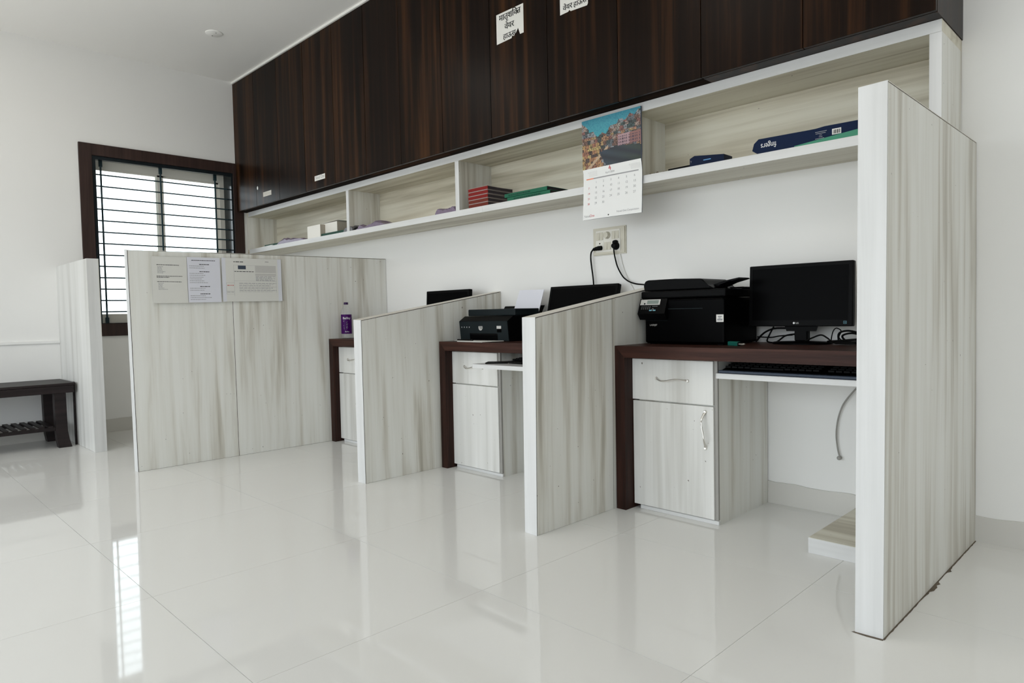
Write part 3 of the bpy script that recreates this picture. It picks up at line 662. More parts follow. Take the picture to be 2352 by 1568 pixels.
# keyboards
def keyboard(label, x0, x1, y0, y1, z, rise, rz=0.0, palm=True):
    wdt, dep = x1-x0, y1-y0
    t = thing('keyboard', label, 'keyboard', ((x0+x1)/2, (y0+y1)/2, z), 'keyboards on the trays', rz)
    def zt(y): return 0.014+rise*(y+dep/2)/dep
    bm = BM(); hexa(bm, [(-wdt/2, -dep/2, 0), (wdt/2, -dep/2, 0), (wdt/2, dep/2, 0), (-wdt/2, dep/2, 0), (-wdt/2+.004, -dep/2+.006, 0.012), (wdt/2-.004, -dep/2+.006, 0.012), (wdt/2-.004, dep/2-.004, 0.012+rise), (-wdt/2+.004, dep/2-.004, 0.012+rise)])
    part('case', bm, m_black, t, world=False)
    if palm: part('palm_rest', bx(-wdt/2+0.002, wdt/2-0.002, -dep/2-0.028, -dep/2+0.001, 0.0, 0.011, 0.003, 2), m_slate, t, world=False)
    key = None; n = 19; kw = (wdt-0.02)/n
    for r_ in range(5):
        y = -dep/2+0.016+r_*(dep-0.028)/5+0.008
        for k in range(n):
            if k == 14 or (r_ == 0 and k in (4, 5, 6, 7, 8)): continue
            if key is None: key = part('key', bx(-kw*0.44, kw*0.44, -0.008, 0.008, 0, 0.009, 0.0015, 1), m_black, t, world=False); o = key
            else: o = key.copy(); COL.objects.link(o); o.parent = t
            o.location = (-wdt/2+0.01+(k+0.5)*kw, y, zt(y)-0.001)
    part('space_bar', bx(-wdt/2+0.01+4*kw, -wdt/2+0.01+9*kw-0.001, -dep/2+0.016, -dep/2+0.032, zt(-dep/2+0.02)-0.002, zt(-dep/2+0.02)+0.007, 0.0015, 1), m_black, t, world=False)
    return t
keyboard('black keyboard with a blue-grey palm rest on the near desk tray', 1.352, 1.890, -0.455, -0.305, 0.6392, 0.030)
keyboard('black keyboard set askew on the pulled-out middle desk tray', 0.235, 0.69, -0.60, -0.46, 0.6422, 0.014, math.radians(-4), False)
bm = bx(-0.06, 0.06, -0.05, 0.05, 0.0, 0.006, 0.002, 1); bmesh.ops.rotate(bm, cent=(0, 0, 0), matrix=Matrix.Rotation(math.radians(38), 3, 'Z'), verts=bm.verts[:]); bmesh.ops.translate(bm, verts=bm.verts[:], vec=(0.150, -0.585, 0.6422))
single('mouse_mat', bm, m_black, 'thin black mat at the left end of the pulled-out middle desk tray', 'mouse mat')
# grey cable hanging from the near tray
t = thing('hanging_cable', 'thin grey cable with a plug end dangling under the near desk', 'cable', (1.665, -0.012, 0.25))
bm = BM(); tube(bm, [(1.80, -0.030, 0.618), (1.737, -0.018, 0.56), (1.690, -0.014, 0.50), (1.668, -0.012, 0.455), (1.655, -0.012, 0.40), (1.651, -0.012, 0.345), (1.656, -0.012, 0.295), (1.663, -0.012, 0.262)], 0.0034, 8); part('cord', bm, m_greycord, t, smooth=True)
bm = BM(); lathe(bm, [(0.004, 0.0), (0.009, 0.002), (0.009, 0.014), (0.005, 0.018)], (1.664, -0.006, 0.252), 12, 'y'); part('plug_end', bm, m_greycord, t)

# ================================================================== DESK 2 EQUIPMENT
t = thing('inkjet_printer', 'charcoal ink tank printer with round maker badge on the middle desk', 'printer', (-0.13, -0.25, DZ1))
x0, x1, yf, yb = -0.352, 0.058, -0.415, -0.110
bm = BM()
prism(bm, [(yf+0.012, DZ1+0.002), (yf, 0.861), (yf+0.045, 0.889), (yb, 0.889), (yb, DZ1+0.002)], 'x', x0, x1)
part('body', bm, m_black, t)
bm = BM(); A = lambda zz: yf+0.012-(0.012)*(zz-DZ1)/0.116
for q in ((x0+0.002, x1-0.002, 0.790, 0.8595), (x0+0.002, x0+0.085, DZ1+0.004, 0.790), (x1-0.088, x1-0.002, DZ1+0.004, 0.790)):
    hexa(bm, [(q[0], A(q[2])-0.003, q[2]), (q[1], A(q[2])-0.003, q[2]), (q[1], A(q[2])+0.001, q[2]), (q[0], A(q[2])+0.001, q[2]), (q[0], A(q[3])-0.003, q[3]), (q[1], A(q[3])-0.003, q[3]), (q[1], A(q[3])+0.001, q[3]), (q[0], A(q[3])+0.001, q[3])])
fp = part('front_panel', bm, m_char, t)
part('output_slot', bx(x0+0.086, x1-0.089, yf+0.0085, yf+0.012, DZ1+0.006, 0.789), m_blackg, t)
bm = BM(); cx_, cz_ = x0+0.186, 0.824; lathe(bm, [(0.017, 0.0), (0.017, 0.0005)], (cx_, A(cz_)-0.0033, cz_), 24, 'y'); bd = part('maker_badge', bm, m_silver, fp)
bm = BM(); text(bm, 'hp', 0.027, (cx_, A(cz_)-0.0042, cz_-0.006), X, Z, 'c', shear=0.25); part('badge_lettering', bm, m_char, t)
bm = BM(); quad(bm, (x0+0.322, A(0.836)-0.0038, 0.797), X, Z, 0, 0.036, 0.020, 0.036); part('ink_window', bm, m_silver, fp)
bm = BM(); quad(bm, (x0+0.322, A(0.820)-0.0038, 0.797), X, Z, 0, 0.036, 0, 0.019); part('ink_window_dark', bm, m_blackg, fp)
bm = BM()
for k in range(4): lathe(bm, [(0.004, 0.0), (0.004, 0.0005)], (x0+0.022+k*0.022, A(0.824)-0.0033, 0.826), 10, 'y')
part('status_lights', bm, m_inkg, fp)
part('scanner_lid', bx(x0+0.006, x1-0.006, yf+0.066, -0.150, 0.890, 0.929, 0.005, 2), m_char, t)
bm = BM(); hexa(bm, [(x0+0.05, yb-0.010, 0.889), (x1-0.03, yb-0.010, 0.889), (x1-0.03, yb, 0.889), (x0+0.05, yb, 0.889), (x0+0.05, yb+0.030, 0.946), (x1-0.03, yb+0.030, 0.946), (x1-0.03, yb+0.036, 0.946), (x0+0.05, yb+0.036, 0.946)]); part('paper_support', bm, m_black, t)
bm = BM(); hexa(bm, [(-0.190, yb+0.001, 0.93), (-0.178, yb+0.001, 0.93), (-0.178, yb+0.008, 0.93), (-0.190, yb+0.008, 0.93), (-0.172, yb+0.03, 1.005), (-0.156, yb+0.03, 1.005), (-0.156, yb+0.036, 1.005), (-0.172, yb+0.036, 1.005)]); part('paper_guide', bm, m_black, t)
t = thing('paper_sheets', 'white sheets standing up in the feeder of the charcoal printer', 'paper', (-0.06, -0.1, 0.9))
bm = BM(); hexa(bm, [(-0.180, -0.138, 0.892), (0.030, -0.138, 0.892), (0.030, -0.135, 0.892), (-0.180, -0.135, 0.892), (-0.160, -0.092, 1.041), (0.040, -0.092, 1.038), (0.040, -0.089, 1.038), (-0.160, -0.089, 1.041)]); part('sheet', bm, m_paperb, t)
# loose papers and a pen at the front of the middle desk
t = thing('loose_papers', 'loose white papers at the front left corner of the middle desk', 'paper', (-0.13, -0.44, DZ1))
bm = BM(); hexa(bm, [(-0.232, -0.538, 0.7465), (-0.012, -0.545, 0.7465), (-0.012, -0.430, 0.7465), (-0.350, -0.430, 0.7465), (-0.232, -0.538, 0.7485), (-0.012, -0.545, 0.7485), (-0.012, -0.430, 0.7485), (-0.350, -0.430, 0.7485)]); part('sheet', bm, m_paper2, t)
bm = BM(); hexa(bm, [(-0.300, -0.500, 0.7490), (0.02, -0.520, 0.7490), (0.045, -0.435, 0.7490), (-0.310, -0.432, 0.7490), (-0.300, -0.500, 0.7505), (0.02, -0.520, 0.7505), (0.045, -0.435, 0.7520), (-0.310, -0.432, 0.7505)]); part('sheet', bm, m_paper2, t)
bm = BM(); tube(bm, [(-0.30, -0.475, 0.7545), (-0.15, -0.490, 0.7545)], 0.0042, 8, smooth=False)
single('pen', bm, m_black, 'dark pen lying on the loose papers of the middle desk', 'pen', smooth=True)

# ================================================================== DESK 3: BOTTLE
t = thing('water_bottle', 'clear plastic bottle with a purple label and cap on the far desk', 'bottle', (-1.628, -0.405, DZ1))
bm = BM(); lathe(bm, [(0.030, 0.0), (0.037, 0.004), (0.0385, 0.02), (0.0370, 0.028), (0.0385, 0.036), (0.0375, 0.04), (0.0375, 0.17), (0.0385, 0.178), (0.037, 0.195), (0.030, 0.215), (0.020, 0.232), (0.0145, 0.240), (0.0145, 0.252)], (0, 0, 0), 28); part('body', bm, m_pet, t, world=False, smooth=True)
bm = BM(); lathe(bm, [(0.0383, 0.034), (0.0386, 0.036), (0.0386, 0.172), (0.0383, 0.174)], (0, 0, 0), 32); lb = part('label_wrap', bm, m_label, t, world=False, smooth=True)
bm = BM(); lathe(bm, [(0.0160, 0.246), (0.0160, 0.259), (0.0150, 0.262), (0.002, 0.2625)], (0, 0, 0), 20); part('cap', bm, m_cap, t, world=False)
def wrap_text(bm, s, size, z, ang, R_=0.0390):
    vs, fs, wd = glyphs(s); V = []
    for p in vs:
        a = ang+(p.x-wd/2)*size/R_; V.append(bm.verts.new((R_*math.cos(a), R_*math.sin(a), z+p.y*size)))
    for f in fs:
        try: bm.faces.new([V[i] for i in f])
        except ValueError: pass
face = math.atan2(-3.038+0.405, 2.724+1.628)
bm = BM(); wrap_text(bm, 'Bailley', 0.023, 0.140, face+0.05); wrap_text(bm, 'Bailley', 0.012, 0.046, face+0.1)
part('label_lettering', bm, m_white, t, world=False)
bm = BM()
for k in range(26):
    a = face+random.choice((-0.45, 0.1))+random.uniform(-0.12, 0.12); z = random.uniform(0.068, 0.13); e = random.uniform(0.002, 0.004); R_ = 0.0389
    bm.faces.new([bm.verts.new((R_*math.cos(a+p*e/R_), R_*math.sin(a+p*e/R_), z+q*e)) for p, q in ((-.5, -.5), (.5, -.5), (.5, .5), (-.5, .5))])
part('label_bubbles', bm, m_inkg, t, world=False, kind='stuff')

# ================================================================== CALENDAR
t = thing('wall_calendar', 'hanging calendar with a coastal town photo and an April date sheet', 'calendar', (0.69, -0.30, 1.368))
cx0, cx1 = 0.512, 0.868
CA = -0.3000
def cal_pt(u, q):
    """u 0..1 across, q 0..1 from the bottom: the sheets bow a little and the lower edge curls forward"""
    z = 1.369+0.5*q; x = cx0+(cx1-cx0)*u+(0.006*math.sin(PI*(1-q)) if q < 0.5 else 0.004*(1-q))
    y = CA-0.004*math.sin(PI*u)*(1-q)-0.012*max(0, 0.35-q)*(1-u)-0.006*math.exp(-((q-0.48)/0.05)**2)*u
    return Vector((x, y, z))
NU, NV = 72, 50
def town(u, v):
    """photo print: teal sky, crowded hillside houses, harbour; u right, v up (0..1)"""
    rnd = random.Random(int(u*9999)*7919+int(v*9999)); n = rnd.uniform(-1, 1)
    ridge = 0.86-0.22*math.exp(-((u-0.33)/0.22)**2)+0.16*max(0, u-0.75)*2+0.03*math.sin(u*40)
    if u < 0.12: ridge = max(ridge, 0.95-1.2*u)
    if v > ridge: return (0.035+0.01*n, 0.26+0.04*n-0.10*(v-0.8), 0.33+0.03*n)
    if v < 0.34 and u > 0.28+0.42*(0.34-v)+0.0 and v < 0.34-0.22*abs(u-0.62)**1.5:
        g = 0.5+0.5*math.sin(u*14+v*30); return (0.010+0.012*g, 0.016+0.02*g, 0.026+0.05*(1-u)*g)
    if abs(v-(0.06+1.05*(u-0.16))) < 0.035 and u < 0.46: return (0.42, 0.30, 0.20)
    if u > 0.63 and 0.34 < v < 0.56:
        win = (int(u*60) % 2 == 0) and (int(v*36) % 2 == 0)
        return (0.06, 0.035, 0.055) if win else ((0.36, 0.23, 0.25) if u < 0.82 else (0.24, 0.11, 0.10))
    cell = (int(u*16+0.5*int(v*14)), int(v*14)); r2 = random.Random(cell[0]*131+cell[1]*977)
    pal = [(0.50, 0.22, 0.07), (0.62, 0.36, 0.08), (0.36, 0.11, 0.08), (0.42, 0.28, 0.22), (0.13, 0.16, 0.19), (0.30, 0.33, 0.36), (0.05, 0.08, 0.08), (0.24, 0.10, 0.06)]
    if u < 0.34 and v < 0.5: pal = [(0.62, 0.33, 0.05), (0.58, 0.22, 0.05), (0.45, 0.14, 0.05), (0.66, 0.45, 0.08), (0.10, 0.05, 0.04)]
    elif v > 0.62: pal = pal[2:]+[(0.04, 0.10, 0.10), (0.45, 0.40, 0.33)]
    c = r2.choice(pal); s = 1+0.45*n
    if rnd.random() < 0.22: s *= 0.3
    g = 0.3*c[0]+0.5*c[1]+0.2*c[2]
    return tuple(max(0.004, (0.72*q+0.28*g)*s*0.62) for q in c)
bm = BM(); lay = bm.loops.layers.float_color.new('print')
gv = [[bm.verts.new(cal_pt(i/NU, 0.508+0.492*j/NV)+Vector((0, -0.0012, 0))) for i in range(NU+1)] for j in range(NV+1)]
for j in range(NV):
    for i in range(NU):
        f = bm.faces.new((gv[j][i], gv[j][i+1], gv[j+1][i+1], gv[j+1][i])); c = town((i+0.5)/NU, (j+0.5)/NV)
        for l in f.loops: l[lay] = (*c, 1)
m_photo, N, L, b = nt('calendar_photo_print')
at = N.new('ShaderNodeVertexColor'); at.layer_name = 'print'; L.new(at.outputs['Color'], b.inputs['Base Color']); b.inputs['Roughness'].default_value = 0.4
part('photo_page', bm, m_photo, t)
def sheet(q0, q1, dy, nu=12, nv=14):
    bm = BM(); g = [[bm.verts.new(cal_pt(i/nu, q0+(q1-q0)*j/nv)+Vector((0, dy, 0))) for i in range(nu+1)] for j in range(nv+1)]
    for j in range(nv):
        for i in range(nu): bm.faces.new((g[j][i], g[j][i+1], g[j+1][i+1], g[j+1][i]))
    return bm
dp = part('date_page', sheet(0.0, 0.508, -0.0010), m_paper, t)
# the pad of pages behind, seen as a thin dark side at the right
bm = BM()
for q0, q1, mt in ((0.0, 1.0, 0),):
    n = 14; a = [(cal_pt(0, k/n), cal_pt(1, k/n)) for k in range(n+1)]
    V = [[bm.verts.new(p+Vector((dx, dy, 0))) for p, dx, dy in ((l, 0.001, 0.0), (r, -0.0005 if k < 7 else 0.003, 0.0), (r, -0.0005 if k < 7 else 0.003, 0.0042), (l, 0.001, 0.0042))] for k, (l, r) in enumerate(a)]
    for p, q in zip(V, V[1:]):
        for k in range(4): bm.faces.new((p[k], p[(k+1) % 4], q[(k+1) % 4], q[k]))
    bm.faces.new(V[0]); bm.faces.new(V[-1])
part('page_pad', bm, m_slate, t)
def cal_text(bm, s, size, u, q, align='c', sx=1.0):
    vs, fs, wd = glyphs(s); off = {'l': 0, 'c': -wd/2, 'r': -wd}[align]; V = []
    for p in vs:
        uu = u+(p.x+off)*size*sx/(cx1-cx0); qq = q+p.y*size/0.5; V.append(bm.verts.new(cal_pt(uu, qq)+Vector((0, -0.0016, 0))))
    for f in fs:
        try: bm.faces.new([V[i] for i in f])
        except ValueError: pass
def cal_bar(bm, u0, u1, q0, q1, n=12):
    for k in range(n):
        a, b2 = u0+(u1-u0)*k/n, u0+(u1-u0)*(k+1)/n
        bm.faces.new([bm.verts.new(cal_pt(p, r)+Vector((0, -0.0016, 0))) for p, r in ((a, q0), (b2, q0), (b2, q1), (a, q1))])
bm = BM(); cal_text(bm, '4', 0.034, 0.475, 0.458); cal_text(bm, 'One', 0.017, 0.128, 0.024, 'l')
for k, d in enumerate((7, 14, 21, 28)): cal_text(bm, str(d), 0.014, 0.10, 0.303-0.052*k)
part('red_print', bm, m_red, dp)
bm = BM(); cal_bar(bm, 0.055, 0.185, 0.400, 0.411, 3); part('sunday_bar', bm, m_orange, dp)
bm = BM(); cal_bar(bm, 0.185, 0.945, 0.400, 0.411); cal_text(bm, 'April 2024', 0.013, 0.475, 0.432); part('weekday_bar', bm, m_inkg, dp)
bm = BM()
for d in range(1, 31):
    if d % 7: cal_text(bm, str(d), 0.015, 0.10+0.13*(d % 7), 0.355-0.052*(d//7))
cal_text(bm, 'Nexal', 0.017, 0.025, 0.024, 'l'); cal_text(bm, 'Nexal One Corporation', 0.013, 0.955, 0.034, 'r')
part('date_print', bm, m_inkg, dp)
bm = BM()
for u0 in (0.06, 0.78):
    cal_text(bm, '3' if u0 < 0.5 else '5', 0.011, u0+0.03, 0.462)
    for r_ in range(5):
        for k in range(7): cal_bar(bm, u0+0.05+k*0.022, u0+0.05+k*0.022+0.010, 0.472-r_*0.011, 0.476-r_*0.011, 1)
part('small_month_print', bm, m_inkm, dp, kind='stuff')
bm = BM(); lathe(bm, [(0.0035, 0.0), (0.0035, 0.0008)], tuple(cal_pt(0.46, 0.022)+Vector((0, -0.0012, 0))), 10, 'y'); part('punch_hole', bm, m_ink, dp)

# ================================================================== SWITCH BOARD, PLUGS, CORDS
t = thing('switch_board', 'cream wall switch board with rockers, dial and sockets below the calendar', 'switch board', (0.454, 0.0, 1.214))
bm = BM(); sx0, sx1, sz0, sz1 = 0.343, 0.565, 1.213, 1.364
prism(bm, [(sx0, sz0), (sx1, sz0), (sx1, sz1), (sx0, sz1)], 'y', -0.012, 0.0); bmesh.ops.bevel(bm, geom=[e for e in bm.edges if all(v.co.y < -0.01 for v in e.verts)], offset=0.006, segments=2, affect='EDGES'); part('frame', bm, m_creamplastic, t)
part('face_plate', bx(0.367, 0.531, -0.0145, -0.011, 1.229, 1.349, 0.001, 1), m_whiteplastic, t)
def rocker(x, z):
    bm = BM(); hexa(bm, [(x-0.0105, -0.0195, z-0.021), (x+0.0105, -0.0195, z-0.021), (x+0.0105, -0.014, z-0.021), (x-0.0105, -0.014, z-0.021), (x-0.0105, -0.0155, z+0.021), (x+0.0105, -0.0155, z+0.021), (x+0.0105, -0.014, z+0.021), (x-0.0105, -0.014, z+0.021)])
    return bm
rk = None
for x, z in ((0.383, 1.318), (0.407, 1.318), (0.489, 1.318), (0.513, 1.318), (0.436, 1.262), (0.460, 1.262)):
    if rk is None: rk = part('rocker_switch', rocker(0, 0), m_creamplastic, t, world=False); o = rk
    else: o = rk.copy(); COL.objects.link(o); o.parent = t
    o.location = (x-0.454, 0, z-1.214)
bm = BM(); lathe(bm, [(0.020, 0.0), (0.020, 0.004), (0.017, 0.010), (0.016, 0.020), (0.002, 0.021)], (0.448, -0.0145, 1.320), 20, 'y'); part('regulator_dial', bm, m_creamplastic, t, smooth=True)
for x, z in ((0.395, 1.262), (0.508, 1.262)):
    sk = part('socket', bx(x-0.027, x+0.027, -0.0155, -0.0144, z-0.027, z+0.027), m_whiteplastic, t)
    bm = BM(); lathe(bm, [(0.0042, 0.0), (0.0042, 0.0004)], (x, -0.0156, z+0.016), 10, 'y'); part('socket_hole', bm, m_black, sk)
t = thing('power_plug', 'black plug in the left socket, its cord dropping behind the middle monitor', 'plug', (0.39, -0.02, 1.245), 'plugs in the switch board')
bm = BM(); tube(bm, [(0.412, -0.024, 1.2525), (0.395, -0.026, 1.252), (0.372, -0.026, 1.250), (0.352, -0.022, 1.2475)], [0.0125, 0.0125, 0.011, 0.009, 0.006], 12); part('plug_body', bm, m_cord, t, smooth=True)
part('plug_base', bx(0.383, 0.414, -0.024, -0.0157, 1.244, 1.262, 0.002, 1), m_cord, t)
bm = BM(); tube(bm, [(0.356, -0.023, 1.248), (0.340, -0.022, 1.235), (0.335, -0.022, 1.205), (0.340, -0.022, 1.155), (0.346, -0.021, 1.11), (0.351, -0.021, 1.065), (0.352, -0.02, 1.0), (0.34, -0.02, 0.88), (0.33, -0.03, 0.80)], 0.0042, 8); part('cord', bm, m_cord, t, smooth=True)
t = thing('power_plug', 'black round plug in the right socket, its cord looping to the large printer', 'plug', (0.508, -0.02, 1.25), 'plugs in the switch board')
bm = BM(); lathe(bm, [(0.021, 0.0), (0.022, 0.004), (0.018, 0.018), (0.013, 0.030), (0.004, 0.033)], (0.508, -0.0157, 1.256), 18, 'y'); part('plug_base', bm, m_cord, t, smooth=True)
bm = BM(); lathe(bm, [(0.013, 0.0), (0.0135, 0.012), (0.010, 0.024), (0.003, 0.028)], (0.508, -0.0157, 1.275), 14, 'y'); part('plug_body', bm, m_cord, t, smooth=True)
bm = BM(); tube(bm, [(0.506, -0.035, 1.252), (0.501, -0.030, 1.236), (0.500, -0.024, 1.21), (0.506, -0.022, 1.18), (0.517, -0.022, 1.145), (0.535, -0.022, 1.112), (0.557, -0.022, 1.083), (0.59, -0.022, 1.06), (0.63, -0.022, 1.046), (0.67, -0.022, 1.040), (0.74, -0.022, 1.035), (0.85, -0.022, 1.038), (0.93, -0.022, 1.02), (0.98, -0.022, 0.93), (0.98, -0.022, 0.84)], 0.0038, 8); part('cord', bm, m_cord, t, smooth=True)
cable('thin white wire running down the wall from the switch board', [(0.525, -0.005, 1.212), (0.535, -0.004, 1.17), (0.556, -0.004, 1.11), (0.59, -0.004, 1.05), (0.62, -0.004, 1.0), (0.66, -0.004, 0.93)], 0.0022, m_whitecord)
# round blank cover on the ceiling
t = thing('ceiling_cover', 'round white blank cover flush on the ceiling', 'cover', (-2.53, -0.92, ZC-0.008))
bm = BM(); lathe(bm, [(0.062, 0.008), (0.062, 0.004), (0.056, 0.0), (0.002, 0.0)], (-2.53, -0.92, ZC-0.008), 28); part('disc', bm, m_ceil, t, smooth=True)
for s_ in (-1, 1):
    bm = BM(); lathe(bm, [(0.005, 0.0), (0.005, 0.002)], (-2.53+0.035*s_, -0.92, ZC-0.010), 10); part('screw', bm, m_greycord, t)

# ================================================================== NOTICES ON THE HIGH PARTITION
def notice(label, y0, y1, z0, z1, mat, lines, tilt=0.0):
    """sheet on the right face of the high partition; lines: (u0, u1, v, height, ink) in fractions of the sheet"""
    xw = -1.6905
    t = thing('notice_sheet', label, 'notice', (xw, (y0+y1)/2, z0), 'notices taped to the high partition')
    bm = BM(); hexa(bm, [(xw, y0, z0), (xw+0.0008, y0, z0), (xw+0.0008, y1, z0+tilt), (xw, y1, z0+tilt), (xw-0.006, y0, z1), (xw-0.0052, y0, z1), (xw-0.0052, y1, z1+tilt), (xw-0.006, y1, z1+tilt)]); p = part('sheet', bm, mat, t)
    by = {}
    for (u0, u1, v, h, ink) in lines: by.setdefault(ink.name, (ink, []))[1].append((u0, u1, v, h))
    def q(u, v, d): return Vector((xw+0.0008-0.006*v+d, y0+(y1-y0)*u, z0+(z1-z0)*v+tilt*u))
    for k, (ink, ls) in by.items():
        bm = BM()
        for (u0, u1, v, h) in ls:
            bm.faces.new([bm.verts.new(q(a, b, 0.0006 if ink is m_ink or ink is m_navy2 else 0.0004)) for a, b in ((u0, v), (u1, v), (u1, v+h), (u0, v+h))])
        part('print', bm, ink, p, kind='stuff')
    return t, q
def words(u0, u1, v, h, ink=None, seed=0):
    r = random.Random(seed+int(v*1000)); out = []; u = u0
    while u < u1-0.01:
        w_ = r.uniform(0.02, 0.07); out.append((u, min(u1, u+w_), v, h, ink or m_inkg)); u += w_+0.010
    return out
L = words(0.13, 0.78, 0.815, 0.012, m_ink)
for k, e in enumerate((0.28, 0.25, 0.27, 0.26, 0.34, 0.28)): L += words(0.15, e+0.03, 0.775-0.027*k, 0.012, m_inkg, 1)
L += words(0.12, 0.86, 0.575, 0.011, m_ink, 2)+words(0.12, 0.48, 0.548, 0.012, m_ink, 3)+words(0.13, 0.83, 0.455, 0.011, m_ink, 4)
for k, e in enumerate((0.31, 0.29, 0.28, 0.27, 0.32, 0.42)): L += words(0.16, e, 0.42-0.026*k, 0.011, m_inkg, 5)
notice('left white notice with two short numbered lists on the high partition', -1.682, -1.481, 1.008, 1.291, m_paper2, L)
L = words(0.13, 0.85, 0.925, 0.014, m_ink, 6)
for v in (0.835, 0.675, 0.345, 0.180): L += words(0.36, 0.66, v, 0.016, m_ink, 7)
for v, e in ((0.80, 0.50), (0.757, 0.52), (0.637, 0.48), (0.595, 0.55), (0.553, 0.48), (0.513, 0.42), (0.472, 0.50), (0.432, 0.60), (0.307, 0.52), (0.265, 0.50), (0.142, 0.52), (0.100, 0.70), (0.060, 0.52)): L += words(0.06, e, v, 0.012, m_inkg, 8)
notice('bluish white notice with centred headings in the middle of the high partition', -1.4785, -1.276, 1.011, 1.294, m_paperb, L, 0.002)
L = words(0.19, 0.35, 0.905, 0.016, m_ink, 9)+words(0.72, 0.79, 0.925, 0.008, m_ink, 10)
L += [(0.19, 0.905, 0.835, 0.003, m_inkg), (0.19, 0.905, 0.475, 0.003, m_inkg), (0.19, 0.1925, 0.12, 0.716, m_inkg), (0.9025, 0.905, 0.20, 0.636, m_inkg), (0.19, 0.53, 0.695, 0.004, m_inkg)]
L += [(0.26, 0.39, 0.745, 0.085, m_slate), (0.545, 0.90, 0.67, 0.165, m_inkm), (0.545, 0.90, 0.60, 0.05, m_inkm)]+words(0.20, 0.52, 0.685, 0.014, m_ink, 11)
for k in range(5): L += words(0.55, 0.90-0.06*(k % 2), 0.575-0.024*k, 0.012, m_inkg, 12+k)
for k in range(8): L += words(0.27, 0.90-0.05*(k % 3), 0.415-0.028*k, 0.013, m_inkm if k % 2 else m_inkg, 20+k)
L += [(0.06, 0.19, 0.43, 0.003, m_inkg), (0.06, 0.19, 0.24, 0.003, m_inkg), (0.06, 0.0625, 0.17, 0.263, m_inkg), (0.06, 0.19, 0.17, 0.003, m_inkg)]+words(0.075, 0.18, 0.365, 0.013, m_red, 30)+words(0.07, 0.18, 0.21, 0.012, m_inkg, 31)
t3, q3 = notice('wide landscape notice with tables and a small blue picture, right of the others', -1.265, -0.862, 1.016, 1.300, m_paper2, L, 0.003)
for a, b in ((0.0, 0.06), (0.935, 1.0)):
    bm = BM(); bm.faces.new([bm.verts.new(q3(u, v, 0.0003)) for u, v in ((a, 0.0), (b, 0.0), (b, 1.0), (a, 1.0))]); part('tape_strip', bm, m_tape, t3)

# ================================================================== THINGS ON THE SHELF
SZ = BB1
def slab(name, label, cat, x0, x1, y0, y1, z0, z1, mat, group=None, bev=0.0012):
    return single(name, bx(x0, x1, y0, y1, z0, z1, bev, 1), mat, label, cat, group)
# red books: cloth spine to the front, pale page block, sagging covers at the side
prev = ['top', 'second', 'middle', 'fourth', 'bottom']
for k in range(5):
    z = SZ+0.0236*(4-k); jx = random.uniform(-0.002, 0.002)
    t = thing('book', '%s one of five red books stacked flat on the shelf' % prev[k] if k != 4 else 'bottom one of five red books, lying on the shelf board', 'book', (-0.31+jx, -0.17, z), 'red books in a stack on the shelf')
    m = m_redbook if k < 3 else m_redbook2
    part('spine', bx(-0.087, 0.0865, -0.1105, -0.1075, 0.0018, 0.0206, 0.0008, 1), m, t, world=False)
    part('page_block', bx(-0.086, 0.084, -0.1075, 0.100, 0.0022, 0.0190), m_pagesd, t, world=False)
    for z0 in (0.0, 0.0207):
        bm = BM(); n = 8; top = []
        for i in range(n+1):
            y = -0.1115+0.2145*i/n; s_ = -0.0025*math.sin(PI*i/n) if k < 4 else 0
            top.append((y, s_))
        for (ya, sa), (yb, sb) in zip(top, top[1:]):
            hexa(bm, [(-0.088, ya, z0+max(sa, -z0)), (0.087, ya, z0+max(sa, -z0)), (0.087, yb, z0+max(sb, -z0)), (-0.088, yb, z0+max(sb, -z0)), (-0.088, ya, z0+0.0017+max(sa, -z0)), (0.087, ya, z0+0.0017+max(sa, -z0)), (0.087, yb, z0+0.0017+max(sb, -z0)), (-0.088, yb, z0+0.0017+max(sb, -z0))])
        part('cover', bm, m_pages, t, world=False)
# green ledgers
for k, (lab, dx, dz) in enumerate((('lower of two green ledger books lying right of the red stack', 0.0, 0.0), ('upper of two green ledger books, shifted left over the lower', -0.022, 0.0225))):
    t = thing('ledger', lab, 'ledger', (0.105+dx, -0.19, SZ+dz), 'green ledgers on the shelf')
    part('cover', bx(-0.165, 0.165, -0.092, -0.088, 0.0, 0.0205, 0.001, 1), m_green, t, world=False)
    part('cover', bx(-0.165, 0.165, -0.088, 0.095, 0.0195, 0.0215), m_green, t, world=False)
    part('cover', bx(-0.165, 0.165, -0.088, 0.095, 0.0, 0.0018), m_green, t, world=False)
    part('page_block', bx(-0.163, 0.160, -0.0878, 0.093, 0.0019, 0.0194), m_pagesd, t, world=False)
    bm = BM()
    for q in words(0.10 if k else 0.16, 0.62 if k else 0.80, 0.3, 0.4, m_ink, 40+k): quad(bm, (-0.165, -0.0924, 0), X, Z, q[0]*0.33, q[1]*0.33, 0.005, 0.0135)
    part('spine_writing', bm, m_greend, t, world=False)
